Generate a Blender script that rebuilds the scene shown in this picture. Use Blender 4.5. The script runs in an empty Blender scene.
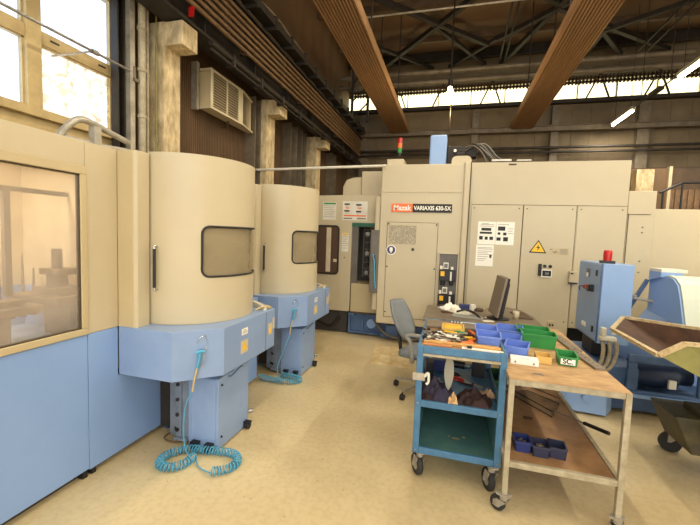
import bpy, bmesh, math, random
from mathutils import Vector, Matrix
random.seed(7)
PI = math.pi
COL = bpy.context.scene.collection

# ------------------------------------------------------------ helpers
def lin(c):
    return tuple(((v/255)/12.92 if v/255 <= .04045 else ((v/255+.055)/1.055)**2.4) for v in c) + (1,)

def mat(name, rgb, rough=.5, metal=0, var=None, scale=4, amt=.5, bump=0, stretch=None, coat=0, emit=None, es=0, trans=0, alpha=1, spec=.5):
    m = bpy.data.materials.new(name); m.use_nodes = True
    nt = m.node_tree; b = nt.nodes['Principled BSDF']; N = nt.nodes.new; L = nt.links.new
    b.inputs['Base Color'].default_value = lin(rgb)
    b.inputs['Roughness'].default_value = rough; b.inputs['Metallic'].default_value = metal
    b.inputs['Coat Weight'].default_value = coat; b.inputs['Transmission Weight'].default_value = trans
    b.inputs['Alpha'].default_value = alpha; b.inputs['Specular IOR Level'].default_value = spec
    if emit: b.inputs['Emission Color'].default_value = lin(emit); b.inputs['Emission Strength'].default_value = es
    if var:
        tc = N('ShaderNodeTexCoord'); mp = N('ShaderNodeMapping'); L(tc.outputs['Object'], mp.inputs['Vector'])
        if stretch: mp.inputs['Scale'].default_value = stretch
        n = N('ShaderNodeTexNoise'); n.inputs['Scale'].default_value = scale; n.inputs['Detail'].default_value = 6
        n.inputs['Roughness'].default_value = .65; L(mp.outputs[0], n.inputs['Vector'])
        r = N('ShaderNodeValToRGB'); r.color_ramp.elements[0].position = .5-.28*amt/.5*.6; r.color_ramp.elements[1].position = .5+.2
        r.color_ramp.elements[0].color = lin(var); r.color_ramp.elements[1].color = lin(rgb)
        L(n.outputs['Fac'], r.inputs['Fac']); L(r.outputs['Color'], b.inputs['Base Color'])
        if bump:
            bp = N('ShaderNodeBump'); bp.inputs['Strength'].default_value = bump; bp.inputs['Distance'].default_value = .01
            L(n.outputs['Fac'], bp.inputs['Height']); L(bp.outputs[0], b.inputs['Normal'])
    return m

M = {}
M['cream'] = mat('cream_paint', (198, 184, 151), .4, var=(192, 177, 144), scale=1.6)
M['cream_dark'] = mat('cream_side_paint', (196, 178, 138), .45, var=(188, 170, 130), scale=2)
M['blue'] = mat('blue_paint', (137, 167, 212), .36, var=(130, 160, 207), scale=1.5)
M['blue_cab'] = mat('light_blue_cabinet_paint', (142, 172, 214), .36, var=(132, 163, 206), scale=3)
M['blue_trolley'] = mat('trolley_blue_paint', (76, 124, 158), .45, var=(62, 104, 136), scale=14)
M['blue_deep'] = mat('dusty_blue_paint', (84, 112, 150), .5, var=(62, 86, 120), scale=5)
M['seam'] = mat('dark_seam', (74, 62, 46), .7)
M['steel_blue'] = mat('grey_blue_paint', (132, 142, 156), .5, var=(104, 112, 124), scale=8)
M['teal_dark'] = mat('worn_dark_teal_paint', (70, 112, 112), .5, var=(92, 132, 124), scale=5, amt=.3)
M['black'] = mat('black_plastic', (26, 25, 26), .42)
M['rubber'] = mat('dark_rubber', (45, 43, 42), .75)
M['dark'] = mat('dark_steel', (52, 44, 36), .6, .2, var=(34, 28, 22), scale=6)
M['brownsteel'] = mat('brown_painted_steel', (96, 74, 50), .6, .1, var=(70, 54, 38), scale=5)
M['greysteel'] = mat('grey_painted_steel', (122, 110, 90), .55, .1, var=(94, 82, 64), scale=6)
M['lightsteel'] = mat('galvanised_steel', (190, 182, 165), .4, .35, var=(150, 142, 126), scale=10)
M['steel'] = mat('bare_steel', (185, 182, 176), .32, .8, var=(140, 136, 128), scale=20)
M['chrome'] = mat('chrome', (210, 210, 208), .18, 1)
M['pipe'] = mat('brown_pipe_paint', (136, 106, 74), .45, .1, var=(98, 74, 50), scale=9)
M['frame'] = mat('window_frame_paint', (200, 176, 124), .5, var=(176, 152, 102), scale=8)
M['white'] = mat('white_paper', (244, 238, 222), .7)
M['offwhite'] = mat('off_white_paint', (232, 228, 212), .45, var=(214, 206, 184), scale=5)
M['ink'] = mat('black_ink', (34, 32, 30), .6)
M['greyink'] = mat('grey_ink', (120, 116, 108), .6)
M['orange'] = mat('orange_sign', (240, 110, 40), .4)
M['yellow'] = mat('warning_yellow', (246, 190, 30), .45)
M['red'] = mat('red_plastic', (190, 30, 26), .3)
M['green'] = mat('green_plastic', (52, 148, 72), .4, var=(42, 128, 60), scale=8)
M['darkgreen'] = mat('dark_green_trim', (28, 92, 70), .5)
M['binblue'] = mat('blue_bin_plastic', (112, 140, 214), .4, var=(98, 126, 202), scale=8)
M['navy'] = mat('navy_plastic', (40, 50, 104), .4)
M['navycloth'] = mat('navy_cloth', (38, 38, 62), .9, var=(66, 56, 66), scale=12, bump=.5)
M['brownleather'] = mat('brown_leather_cloth', (62, 36, 30), .8, var=(40, 22, 20), scale=9, bump=.5)
M['greyplastic'] = mat('grey_chair_plastic', (150, 148, 138), .5)
M['greyfabric'] = mat('grey_chair_shell', (126, 130, 132), .6, var=(112, 116, 118), scale=10)
M['aqua'] = mat('aqua_hose', (78, 156, 186), .3)
M['brass'] = mat('brass', (214, 190, 136), .35, .6)
M['olive'] = mat('olive_paint', (142, 138, 74), .5, var=(118, 112, 58), scale=5)
M['olive_dark'] = mat('worn_olive_chassis', (84, 76, 44), .55, var=(50, 44, 28), scale=8)
M['rust'] = mat('rusty_inside', (92, 60, 36), .8, var=(58, 36, 20), scale=7, bump=.4)
M['rimcream'] = mat('worn_rim_paint', (214, 196, 150), .55, var=(160, 130, 84), scale=25)
M['wood'] = mat('worn_chipboard', (204, 166, 114), .6, var=(156, 118, 76), scale=7, amt=.6, stretch=(1, 2.4, 1))
M['wood2'] = mat('oily_chipboard', (166, 126, 82), .55, var=(112, 78, 48), scale=5, amt=.7)
M['woodstrip'] = mat('light_wood', (228, 182, 108), .6, var=(196, 140, 72), scale=14, stretch=(1, 6, 1))
M['desk'] = mat('grey_brown_desk', (134, 118, 98), .5, var=(112, 98, 80), scale=6)
M['tablelegs'] = mat('cream_steel_tube', (184, 172, 144), .45, var=(150, 138, 110), scale=18)
M['paperboard'] = mat('stained_boards', (240, 224, 180), .7, var=(206, 170, 108), scale=5)
M['cardboard'] = mat('cardboard', (214, 176, 96), .7)
M['screen'] = mat('monitor_back', (128, 112, 94), .4)
M['greydoor'] = mat('grey_door_metal', (112, 106, 96), .45, var=(96, 90, 80), scale=5)
M['interior'] = mat('machine_interior', (214, 198, 168), .6, var=(196, 178, 148), scale=6)
M['interior_dark'] = mat('dark_machine_interior', (62, 58, 54), .6)
M['fixture'] = mat('oily_fixture_steel', (146, 130, 116), .45, .3, var=(98, 86, 76), scale=12)
M['deck'] = mat('grey_blue_deck_paint', (140, 163, 198), .4, var=(131, 154, 190), scale=3)
M['sticker'] = mat('faded_sticker', (206, 186, 142), .6)
M['tan_wood'] = mat('orange_brown_wood', (206, 136, 80), .6)
M['hood'] = mat('pale_green_white_paint', (202, 208, 188), .45)
M['cloth_grey'] = mat('fluffy_grey_duster', (160, 154, 138), .9)

def glass(name, rgb, rough=.1, op=.35, var=None, vs=3, tint=(.95, .94, .9, 1)):
    m = bpy.data.materials.new(name); m.use_nodes = True; nt = m.node_tree; nt.nodes.clear(); N = nt.nodes.new; L = nt.links.new
    o = N('ShaderNodeOutputMaterial'); t = N('ShaderNodeBsdfTransparent'); p = N('ShaderNodeBsdfPrincipled'); x = N('ShaderNodeMixShader')
    p.inputs['Base Color'].default_value = lin(rgb); p.inputs['Roughness'].default_value = rough
    t.inputs['Color'].default_value = tint
    x.inputs[0].default_value = op
    if var:
        n = N('ShaderNodeTexNoise'); n.inputs['Scale'].default_value = vs; n.inputs['Detail'].default_value = 5; n.inputs['Distortion'].default_value = 1.5
        tc = N('ShaderNodeTexCoord'); L(tc.outputs['Object'], n.inputs['Vector'])
        mr = N('ShaderNodeMapRange'); mr.inputs['From Min'].default_value = .35; mr.inputs['From Max'].default_value = .65
        mr.inputs['To Min'].default_value = var[0]; mr.inputs['To Max'].default_value = var[1]
        L(n.outputs['Fac'], mr.inputs[0]); L(mr.outputs[0], x.inputs[0])
    L(t.outputs[0], x.inputs[1]); L(p.outputs[0], x.inputs[2]); L(x.outputs[0], o.inputs[0])
    return m
M['glass'] = glass('dusty_window_glass', (228, 212, 194), .12, .3, (.18, .34), 1.5)
M['door_glass'] = glass('dusty_door_glass', (190, 172, 136), .15, .5, (.42, .6), 1.5)
M['film'] = glass('crumpled_film_pane', (206, 190, 148), .5, .4, (.05, .62), 9)
M['pane'] = glass('clear_window_pane', (240, 245, 250), .05, .06, tint=(.78, .86, .97, 1))
M['band_glass'] = glass('yellowed_roof_glazing', (250, 226, 140), .4, .12, tint=(1, .95, .72, 1))

def floor_mat():
    m = bpy.data.materials.new('painted_concrete_floor'); m.use_nodes = True; nt = m.node_tree; N = nt.nodes.new; L = nt.links.new
    b = nt.nodes['Principled BSDF']; tc = N('ShaderNodeTexCoord')
    def noise(s, d=6, dist=0):
        n = N('ShaderNodeTexNoise'); n.inputs['Scale'].default_value = s; n.inputs['Detail'].default_value = d; n.inputs['Distortion'].default_value = dist
        L(tc.outputs['Object'], n.inputs['Vector']); return n
    def ramp(src, p0, c0, p1, c1):
        r = N('ShaderNodeValToRGB'); e = r.color_ramp.elements; e[0].position = p0; e[1].position = p1; e[0].color = c0; e[1].color = c1
        L(src, r.inputs['Fac']); return r
    base = ramp(noise(1.1, 7, .6).outputs['Fac'], .36, lin((196, 174, 130)), .62, lin((212, 192, 148)))
    fine = ramp(noise(26, 8).outputs['Fac'], .36, (.84, .81, .76, 1), .56, (1, 1, 1, 1))
    spot = ramp(noise(42, 4, .2).outputs['Fac'], .26, (.45, .38, .28, 1), .33, (1, 1, 1, 1))
    m1 = N('ShaderNodeMixRGB'); m1.blend_type = 'MULTIPLY'; m1.inputs[0].default_value = .5
    L(base.outputs[0], m1.inputs[1]); L(fine.outputs[0], m1.inputs[2])
    m2 = N('ShaderNodeMixRGB'); m2.blend_type = 'MULTIPLY'; m2.inputs[0].default_value = .8
    L(m1.outputs[0], m2.inputs[1]); L(spot.outputs[0], m2.inputs[2]); L(m2.outputs[0], b.inputs['Base Color'])
    rr = ramp(noise(2.5, 4).outputs['Fac'], .3, (.28,)*3+(1,), .7, (.55,)*3+(1,)); L(rr.outputs[0], b.inputs['Roughness'])
    return m
M['floor'] = floor_mat()
def concrete_mat():
    m = mat('rough_concrete', (230, 208, 164), .85, var=(162, 142, 104), scale=14, amt=.5, bump=.9, stretch=(1, 1, .4))
    return m
M['concrete'] = concrete_mat()
M['wallbrown'] = mat('brown_wall_panel', (112, 86, 58), .7, var=(88, 66, 44), scale=3, stretch=(1, 1, .3))
M['wallback'] = mat('grey_brown_wall', (122, 106, 80), .8, var=(100, 86, 64), scale=1.5)  # grey-brown base colour of the back and right walls
M['roof'] = mat('brown_roof_sheet', (116, 90, 66), .85, var=(100, 78, 56), scale=1)
M['beam'] = mat('brown_ribbed_sheet', (156, 118, 80), .6, var=(132, 98, 66), scale=3, stretch=(3, .4, 1))
M['etch'] = mat('etched_plate', (206, 192, 160), .5, var=(140, 130, 108), scale=60, amt=.3)
M['tube'] = mat('lit_fluorescent_tube', (255, 244, 214), .5, emit=(255, 238, 200), es=22)
M['bulb'] = mat('lit_bulb', (255, 226, 160), .5, emit=(255, 214, 140), es=26)

class MB:
    def __init__(s, T=None): s.v = []; s.f = []; s.sm = []; s.T = T or Matrix()
    def add(s, vs, fs, smooth=False):
        n = len(s.v); s.v += [s.T @ Vector(p) for p in vs]
        s.f += [tuple(n+i for i in f) for f in fs]; s.sm += [smooth]*len(fs); return s
    def box(s, x0, x1, y0, y1, z0, z1, R=None):
        vs = [(x, y, z) for z in (z0, z1) for x, y in ((x0, y0), (x1, y0), (x1, y1), (x0, y1))]
        if R: vs = [R @ Vector(p) for p in vs]
        return s.add(vs, [(3, 2, 1, 0), (4, 5, 6, 7), (0, 1, 5, 4), (1, 2, 6, 5), (2, 3, 7, 6), (3, 0, 4, 7)])
    def bar(s, a, b, w, h=None):
        a, b = Vector(a), Vector(b); d = b-a; L_ = d.length; h = h or w
        R = Matrix.Translation(a) @ d.to_track_quat('Z', 'Y').to_matrix().to_4x4()
        return s.box(-w/2, w/2, -h/2, h/2, 0, L_, R)
    def prism(s, pts, axis, lo, hi):
        def P(p, t):
            return (t, p[0], p[1]) if axis == 'x' else ((p[0], t, p[1]) if axis == 'y' else (p[0], p[1], t))
        n = len(pts); vs = [P(p, lo) for p in pts]+[P(p, hi) for p in pts]
        fs = [tuple(range(n)), tuple(range(2*n-1, n-1, -1))]+[(i, i+n, (i+1) % n+n, (i+1) % n) for i in range(n)]
        return s.add(vs, fs)
    def cyl(s, a, b, r, r2=None, n=20, caps=True):
        a, b = Vector(a), Vector(b); r2 = r if r2 is None else r2
        q = (b-a).to_track_quat('Z', 'Y'); vs = []
        for c, rr in ((a, r), (b, r2)):
            vs += [c+q @ Vector((rr*math.cos(2*PI*i/n), rr*math.sin(2*PI*i/n), 0)) for i in range(n)]
        s.add(vs, [(i, (i+1) % n, (i+1) % n+n, i+n) for i in range(n)], True)
        if caps:
            s.add(vs[:n], [tuple(range(n-1, -1, -1))]); s.add(vs[n:], [tuple(range(n))])
        return s
    def tube(s, pts, r, n=8, closed=False):
        pts = [Vector(p) for p in pts]; m = len(pts); vs = []; up = Vector((0, 0, 1)); prev = None
        for i, p in enumerate(pts):
            t = (pts[(i+1) % m]-pts[i-1]) if closed else (pts[min(i+1, m-1)]-pts[max(i-1, 0)])
            t = t.normalized() if t.length > 1e-9 else Vector((0, 0, 1))
            if prev is None: u = t.cross(up); u = u if u.length > 1e-3 else t.cross(Vector((1, 0, 0)))
            else: u = prev-t*prev.dot(t)
            u.normalize(); prev = u; w = t.cross(u)
            vs += [p+r*(math.cos(2*PI*k/n)*u+math.sin(2*PI*k/n)*w) for k in range(n)]
        fs = []
        for i in range(m if closed else m-1):
            j = (i+1) % m
            fs += [(i*n+k, i*n+(k+1) % n, j*n+(k+1) % n, j*n+k) for k in range(n)]
        s.add(vs, fs, True)
        if not closed: s.add(vs[:n], [tuple(range(n-1, -1, -1))]); s.add(vs[-n:], [tuple(range(n))])
        return s
    def lathe(s, prof, c=(0, 0, 0), n=24, axis='z'):
        vs = []
        for r, z in prof:
            for i in range(n):
                a = 2*PI*i/n; p = (r*math.cos(a), r*math.sin(a), z)
                if axis == 'x': p = (p[2], p[0], p[1])
                if axis == 'y': p = (p[0], p[2], p[1])
                vs.append((p[0]+c[0], p[1]+c[1], p[2]+c[2]))
        return s.add(vs, [(i*n+k, i*n+(k+1) % n, (i+1)*n+(k+1) % n, (i+1)*n+k) for i in range(len(prof)-1) for k in range(n)], True)
    def build(s, name, m, parent=None, bevel=0, world=True):
        me = bpy.data.meshes.new(name)
        org = Vector((0, 0, 0))
        if parent is not None:
            if world:
                p = parent
                while p.parent: p = p.parent
                org = Vector(p.location)
        else:
            xs = [v.x for v in s.v]; ys = [v.y for v in s.v]; zs = [v.z for v in s.v]
            org = Vector(((min(xs)+max(xs))/2, (min(ys)+max(ys))/2, min(zs)))
        me.from_pydata([v-org for v in s.v], [], s.f)
        for p, f in zip(me.polygons, s.sm): p.use_smooth = f
        bm = bmesh.new(); bm.from_mesh(me); bmesh.ops.recalc_face_normals(bm, faces=bm.faces); bm.to_mesh(me); bm.free()
        me.materials.append(M[m] if isinstance(m, str) else m)
        o = bpy.data.objects.new(name, me); COL.objects.link(o)
        if parent is not None: o.parent = parent
        else: o.location = org
        if bevel:
            b = o.modifiers.new('bevel', 'BEVEL'); b.width = bevel; b.segments = 2; b.limit_method = 'ANGLE'; b.angle_limit = math.radians(50)
        return o

def thing(name, label, cat, loc=(0, 0, 0), rz=0, group=None):
    o = bpy.data.objects.new(name, None); COL.objects.link(o); o.empty_display_size = .1
    o.location = loc; o.rotation_euler = (0, 0, rz); o['label'] = label; o['category'] = cat
    if group: o['group'] = group
    return o
def tag(o, label, cat, group=None, kind=None):
    o['label'] = label; o['category'] = cat
    if group: o['group'] = group
    if kind: o['kind'] = kind
    return o
def struct(o): o['kind'] = 'structure'; return o
def dup(root, loc=None, label=None, rz=None, group=None):
    def cp(o, par):
        c = o.copy(); COL.objects.link(c); c.parent = par
        for ch in [x for x in bpy.data.objects if x.parent == o]: cp(ch, c)
        return c
    r = cp(root, None)
    if loc is not None: r.location = loc
    if rz is not None: r.rotation_euler = (0, 0, rz)
    if label: r['label'] = label
    if group: r['group'] = group
    return r
def text(body, size, m, parent, loc, rot=(PI/2, 0, 0), name='lettering', world=True, bold=0, ex=.0008, sx=1):
    cu = bpy.data.curves.new(name, 'FONT'); cu.body = body; cu.size = size; cu.align_x = 'CENTER'; cu.align_y = 'CENTER'; cu.extrude = ex; cu.offset = bold
    t = bpy.data.objects.new('tmp', cu); COL.objects.link(t)
    dg = bpy.context.evaluated_depsgraph_get(); me = bpy.data.meshes.new_from_object(t.evaluated_get(dg))
    bpy.data.objects.remove(t)
    org = Vector((0, 0, 0))
    if world:
        p = parent
        while p.parent: p = p.parent
        org = Vector(p.location)
    from mathutils import Euler
    me.transform(Matrix.Translation(Vector(loc)-org) @ Euler(rot).to_matrix().to_4x4() @ Matrix.Diagonal((sx, 1, 1, 1)))
    me.materials.clear(); me.materials.append(M[m])
    o = bpy.data.objects.new(name, me); COL.objects.link(o); o.parent = parent
    return o
def rrect(x0, x1, z0, z1, r, n=6):
    pts = []
    for cx, cz, a0 in ((x1-r, z1-r, 0), (x0+r, z1-r, 90), (x0+r, z0+r, 180), (x1-r, z0+r, 270)):
        for i in range(n+1):
            a = math.radians(a0+90*i/n); pts.append((cx+r*math.cos(a), cz+r*math.sin(a)))
    return pts
def smoothpath(pts, n=8):
    P = [Vector(p) for p in pts]; out = []
    for i in range(len(P)-1):
        a, b, c, d = P[max(i-1, 0)], P[i], P[i+1], P[min(i+2, len(P)-1)]
        for k in range(n):
            t = k/n; out.append(.5*((2*b)+(-a+c)*t+(2*a-5*b+4*c-d)*t*t+(-a+3*b-3*c+d)*t**3))
    return out+[P[-1]]

# ============================================================ SETTING
XR, YF, YB, ZR = 9.0, -6.0, 11.3, 6.9
struct(MB().box(-3.4, XR, YF, YB+.2, -.12, 0).build('floor', 'floor'))
struct(MB().box(-3.5, XR+.2, YF, YB+.3, ZR, ZR+.15).build('ceiling', 'roof'))
w = MB()
WX = -3.3; wy0, wy1, wz0, wz1 = .2, 3.05, 2.5, 3.86
w.box(WX-.15, WX, YF, YB, 0, wz0); w.box(WX-.15, WX, YF, YB, wz1, ZR)
w.box(WX-.15, WX, YF, wy0, wz0, wz1); w.box(WX-.15, WX, wy1, YB, wz0, wz1)
for i in range(226):   # vertical ribs of the cladding
    y = 3.12+i*.036
    w.box(WX, WX+.012, y, y+.018, 1.9, 3.78)
struct(w.build('wall_left', 'wallbrown'))
w = MB(); bz0, bz1 = 5.47, 6.0
w.box(WX, XR, YB, YB+.15, 0, bz0); w.box(WX, XR, YB, YB+.15, bz1, ZR)
for i in range(28): w.box(WX+.05+i*.44, WX+.065+i*.44, YB-.012, YB, 2.0, bz0-.05)
struct(w.build('wall_back', 'wallback'))
struct(MB().box(XR, XR+.15, YF, YB, 0, ZR).build('wall_right', 'wallback'))

# left window: timber coloured frame with four panes
f = MB()
def wbar(y0, y1, z0, z1, d=.05): f.box(WX-.06, WX-.04+d, y0, y1, z0, z1)
wbar(wy0, wy1, wz0, wz0+.07, .12); wbar(wy0, wy1, wz1-.05, wz1)
MU = [1.1, 2.25]
for ym in MU: wbar(ym-.055, ym+.055, wz0, wz1, .08)
wbar(wy0, wy0+.06, wz0, wz1); wbar(wy1-.08, wy1, wz0, wz1, .06)
wbar(wy0, wy1, 3.10, 3.20, .06)
cells = [(wy0+.06, MU[0]-.05), (MU[0]+.05, MU[1]-.05), (MU[1]+.05, wy1-.08)]
f.box(WX, WX+.03, wy0, wy1, 2.22, wz0)
wroot = struct(f.build('window_1', 'frame', bevel=.004))
def child(mb, name, m, parent, **k): return mb.build(name, m, parent, **k)
for (a, b) in cells:
    for (c, d) in ((wz0+.06, 3.11), (3.19, wz1-.04)):
        # inner sash rebate
        s_ = MB(); t = .02
        s_.box(WX-.03, WX+.005, a, b, c, c+t); s_.box(WX-.03, WX+.005, a, b, d-t, d); s_.box(WX-.03, WX+.005, a, a+t, c, d); s_.box(WX-.03, WX+.005, b-t, b, c, d)
        child(s_, 'window_sash', 'frame', wroot)
        g = child(MB().box(WX-.015, WX-.009, a+t*.5, b-t*.5, c+t*.5, d-t*.5), 'window_pane', 'film' if (b > 2.8 and c < 3) else 'pane', wroot)
for y in (2.42, 2.85, 1.5, 1.9):
    child(MB().box(WX+.02, WX+.028, y-.035, y+.035, 3.15, 3.162), 'frame_vent', 'black', wroot)

# clerestory glazing on the back wall
f = MB(); f.box(WX, XR, YB+.02, YB+.12, bz0, bz0+.03); f.box(WX, XR, YB+.02, YB+.12, bz1-.03, bz1)
for i in range(13): x = -2.4+i*.9; f.box(x-.012, x+.012, YB+.04, YB+.1, bz0, bz1)
w2 = struct(f.build('window_2', 'lightsteel'))
child(MB().box(WX, XR, YB+.06, YB+.07, bz0+.03, bz1-.03), 'window_pane', 'band_glass', w2)
# steel ledge below glazing and perforated sheet edge above it
struct(MB().box(WX, XR, YB-.14, YB, bz0-.12, bz0-.02).build('trim_1', 'dark'))
m_ = MB(); m_.box(WX+.2, XR, 10.6, 10.66, 5.5+.13, 5.5+.17)
m_.box(WX+.2, XR, 10.6, 10.66, 5.5+.22, 5.5+.26)
for i in range(150): m_.box(WX+.2+i*.08, WX+.24+i*.08, 10.6, 10.66, 5.6, 5.8)
tag(m_.build('perforated_rail', 'brownsteel'), 'dark perforated sheet metal rail running along the top of the back wall glazing', 'rail')

# ------------------------------------------------ back wall steelwork
for x, z0_, lab in ((.46, 2.9, 'slim grey steel wall post behind the tall machine with the blue fin'), (2.48, 2.9, 'slim grey steel wall post near the middle of the back wall'), (4.5, 0, 'thick grey steel column on the back wall right of the machines'), (-2.75, 0, 'dark steel post in the far left corner of the hall'), (6.6, 0, 'grey steel column at the right end of the back wall')):
    t_ = .09 if z0_ else .13
    b = MB(); z0_ = 0
    b.box(x-t_, x+t_, 11.14, 11.15, z0_, 5.3); b.box(x-t_, x+t_, 11.27, 11.295, z0_, 5.3); b.box(x-.012, x+.012, 11.15, 11.27, z0_, 5.3)
    tag(b.build('steel_column', 'greysteel'), lab, 'column')
for z, r, mt, lab, y in ((4.67, .055, 'greysteel', 'thick grey horizontal beam along the back wall, topmost of three', 11.05), (4.17, .035, 'dark', 'dark horizontal pipe along the back wall, middle of three', 11.02), (4.05, .03, 'dark', 'dark horizontal pipe along the back wall, lowest of three', 11.02)):
    b = MB()
    if r > .05: b.box(WX+.3, XR-.1, y-.06, y+.06, z-.07, z-.055); b.box(WX+.3, XR-.1, y-.06, y+.06, z+.055, z+.07); b.box(WX+.3, XR-.1, y-.01, y+.01, z-.06, z+.06)
    else: b.cyl((WX+.3, y, z), (XR-.1, y, z), r)
    tag(b.build('wall_beam' if r > .05 else 'wall_pipe', mt), lab, 'beam' if r > .05 else 'pipe')
b = MB()
for i in range(4):
    for s in (0, 1): b.box(-1.95+i*2.1, -1.6+i*2.1, 11.15, 11.2, 2.7+1.45*s, 2.72+1.45*s)
for z in (3.55, 3.05): b.box(WX+.3, XR-.1, 11.19, 11.27, z, z+.1)
tag(b.build('wall_rail', 'brownsteel'), 'brown horizontal wall rails low on the back wall behind the machines', 'rail')

# ------------------------------------------------ left wall columns, steel, pipes
cols = [(3.33, 3.57, 'first concrete column with bracket, nearest on the left wall'), (5.56, 5.84, 'second concrete column with bracket, above the rear loading station'), (7.82, 8.1, 'third concrete column with bracket, far along the left wall')]
for y0, y1, lab in cols:
    r = thing('concrete_column', lab, 'column', (-3.15, (y0+y1)/2, 0))
    MB().box(-3.285, -3.0, y0, y1, 0, 3.8).build('column_shaft', 'concrete', r, bevel=.01)
    MB().box(-3.0, -2.78, y0, y1, 3.55, 3.79).build('column_bracket', 'concrete', r, bevel=.008)
b = MB(); b.box(-3.22, -3.14, 2.895, 2.91, 0, 3.9); b.box(-3.22, -3.14, 2.965, 2.98, 0, 3.9); b.box(-3.22, -3.2, 2.9, 2.98, 0, 3.9)
tag(b.build('steel_column', 'dark'), 'dark steel post just right of the big window', 'column')
tag(MB().box(-3.16, -3.09, 2.99, 3.045, 0, 4.4).build('cable_duct', 'lightsteel'), 'pale grey vertical cable duct between window and first concrete column', 'duct')
for x, y, r_, mt, lab in ((-3.08, 3.12, .035, 'tablelegs', 'thickest cream vertical pipe beside the pale cable duct'), (-3.1, 3.21, .014, 'tablelegs', 'thin cream conduit right of the thick vertical pipe'), (-3.06, 3.285, .008, 'olive', 'thin yellow green conduit against the first concrete column')):
    b = MB(); b.cyl((x, y, .1), (x, y, 3.95), r_)
    for z in (2.3, 2.75, 3.2, 3.6): b.cyl((x, y, z), (x, y, z+.03), r_*1.3)
    tag(b.build('wall_conduit', mt), lab, 'pipe')
# grey steel posts between the columns
for y, wd, lab in ((5.36, .18, 'broad grey steel panel beside the second concrete column'), (6.7, .3, 'grey steel post between second and third concrete columns'), (7.25, .24, 'pale post just left of the third concrete column'), (9.3, .3, 'grey post beyond the third concrete column')):
    b = MB(); b.box(-3.285, -3.2, y, y+wd, 0, 3.78); b.box(-3.2, -3.1, y, y+.02, 0, 3.78); b.box(-3.2, -3.1, y+wd-.02, y+wd, 0, 3.78)
    tag(b.build('steel_post', 'greysteel'), lab, 'post')
# crane beam on the brackets
b = MB(); b.box(-3.02, -2.76, YF+.2, 11.0, 3.8, 3.83); b.box(-3.02, -2.76, YF+.2, 11.0, 4.52, 4.56); b.box(-2.91, -2.88, YF+.2, 11.0, 3.83, 4.52)
for i in range(14): b.box(-3.0, -2.79, -4+i*1.1, -3.985+i*1.1, 3.83, 4.52)
tag(b.build('crane_beam', 'dark'), 'long dark steel crane beam resting on the concrete brackets', 'beam')
ordw = ['lowest', 'second from bottom', 'third from bottom', 'third from top', 'second from top', 'topmost']
for i in range(6):
    z = 3.985+i*.083; b = MB(); b.cyl((-2.72, -3, z), (-2.72, 10.6, z), .026, n=12)
    for k in range(9): b.cyl((-2.72, -2+k*1.5, z), (-2.72, -1.96+k*1.5, z), .031, n=12)
    tag(b.build('brown_pipe', 'pipe'), ordw[i]+' of six parallel brown pipes along the left wall', 'pipe', 'brown pipes under the ceiling on the left wall')
for i, y in enumerate((-1, 1.5, 4.4, 6.2, 8.4, 10.5)):
    b = MB(); b.box(-2.79, -2.755, y, y+.05, 3.93, 4.47); b.box(-2.79, -2.69, y, y+.05, 3.93, 3.945)
    tag(b.build('pipe_bracket', 'brownsteel'), ('pipe bracket %s along the brown pipe bundle' % ['nearest the camera', 'by the big window', 'above the wall heater', 'over the second concrete column', 'near the third concrete column', 'at the far end'][i]), 'bracket')
# lower service pipe and clutter just under the beam
b = MB(); b.cyl((-2.71, 3.7, 3.74), (-2.71, 10.9, 3.74), .03); b.cyl((-2.71, 3.7, 3.67), (-2.71, 10.9, 3.67), .015)
for i in range(10): b.box(-2.785, -2.67, 4.1+i*.68, 4.14+i*.68, 3.65, 3.79)
tag(b.build('service_pipe', 'dark'), 'dark service pipes hung under the crane beam along the left wall', 'pipe')
# cable tray with loops above the pipe bundle
b = MB(); b.box(-2.8, -2.62, 1, 10.8, 4.62, 4.64); b.box(-2.8, -2.79, 1, 10.8, 4.64, 4.72); b.box(-2.63, -2.62, 1, 10.8, 4.64, 4.72)
for i in range(18): b.box(-2.83, -2.6, 1.2+i*.55, 1.24+i*.55, 4.57, 4.76)
tr = thing('cable_tray', 'dark cable tray with sagging cables above the brown pipes', 'tray', (-2.7, 6, 4.56))
b.build('tray', 'dark', tr)
for k in range(3):
    p = [(-2.7+.05*math.sin(i*1.3+k), 3+i*.5, 4.74+.05*math.sin(i*.9+k*2)) for i in range(15)]
    MB().tube(smoothpath(p, 5), .018, 6).build('cable', 'greysteel', tr)
# red safety flag on beam
tag(MB().prism([(0, 0), (.06, 0), (.07, .1), (.0, .11)], 'y', 3.45, 3.455).build('t', 'red'), 'x', 'flag')
o = bpy.data.objects['t']; o.name = 'red_tag'; o['label'] = 'small red tag hanging beside the nearest concrete bracket'; o['category'] = 'tag'; o.location = (-2.74, 3.42, 3.86)
# window rod
r = thing('window_opener', 'thin steel opener rod crossing the big left window', 'rod', (-3.1, 2, 3.1))
MB().cyl((-3.1, .2, 3.165), (-3.1, 3.06, 3.165), .012).build('rod', 'steel', r)
MB().bar((-3.1, 2.62, 3.17), (-3.24, 2.36, 3.02), .014).cyl((-3.1, 2.6, 3.165), (-3.1, 2.66, 3.165), .022).build('opener_arm', 'steel', r)
MB().box(-3.2, -3.07, 3.02, 3.1, 3.08, 3.11).cyl((-3.1, 3.04, 3.08), (-3.1, 3.04, 3.22), .02).build('crank_bracket', 'greysteel', r)
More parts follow.
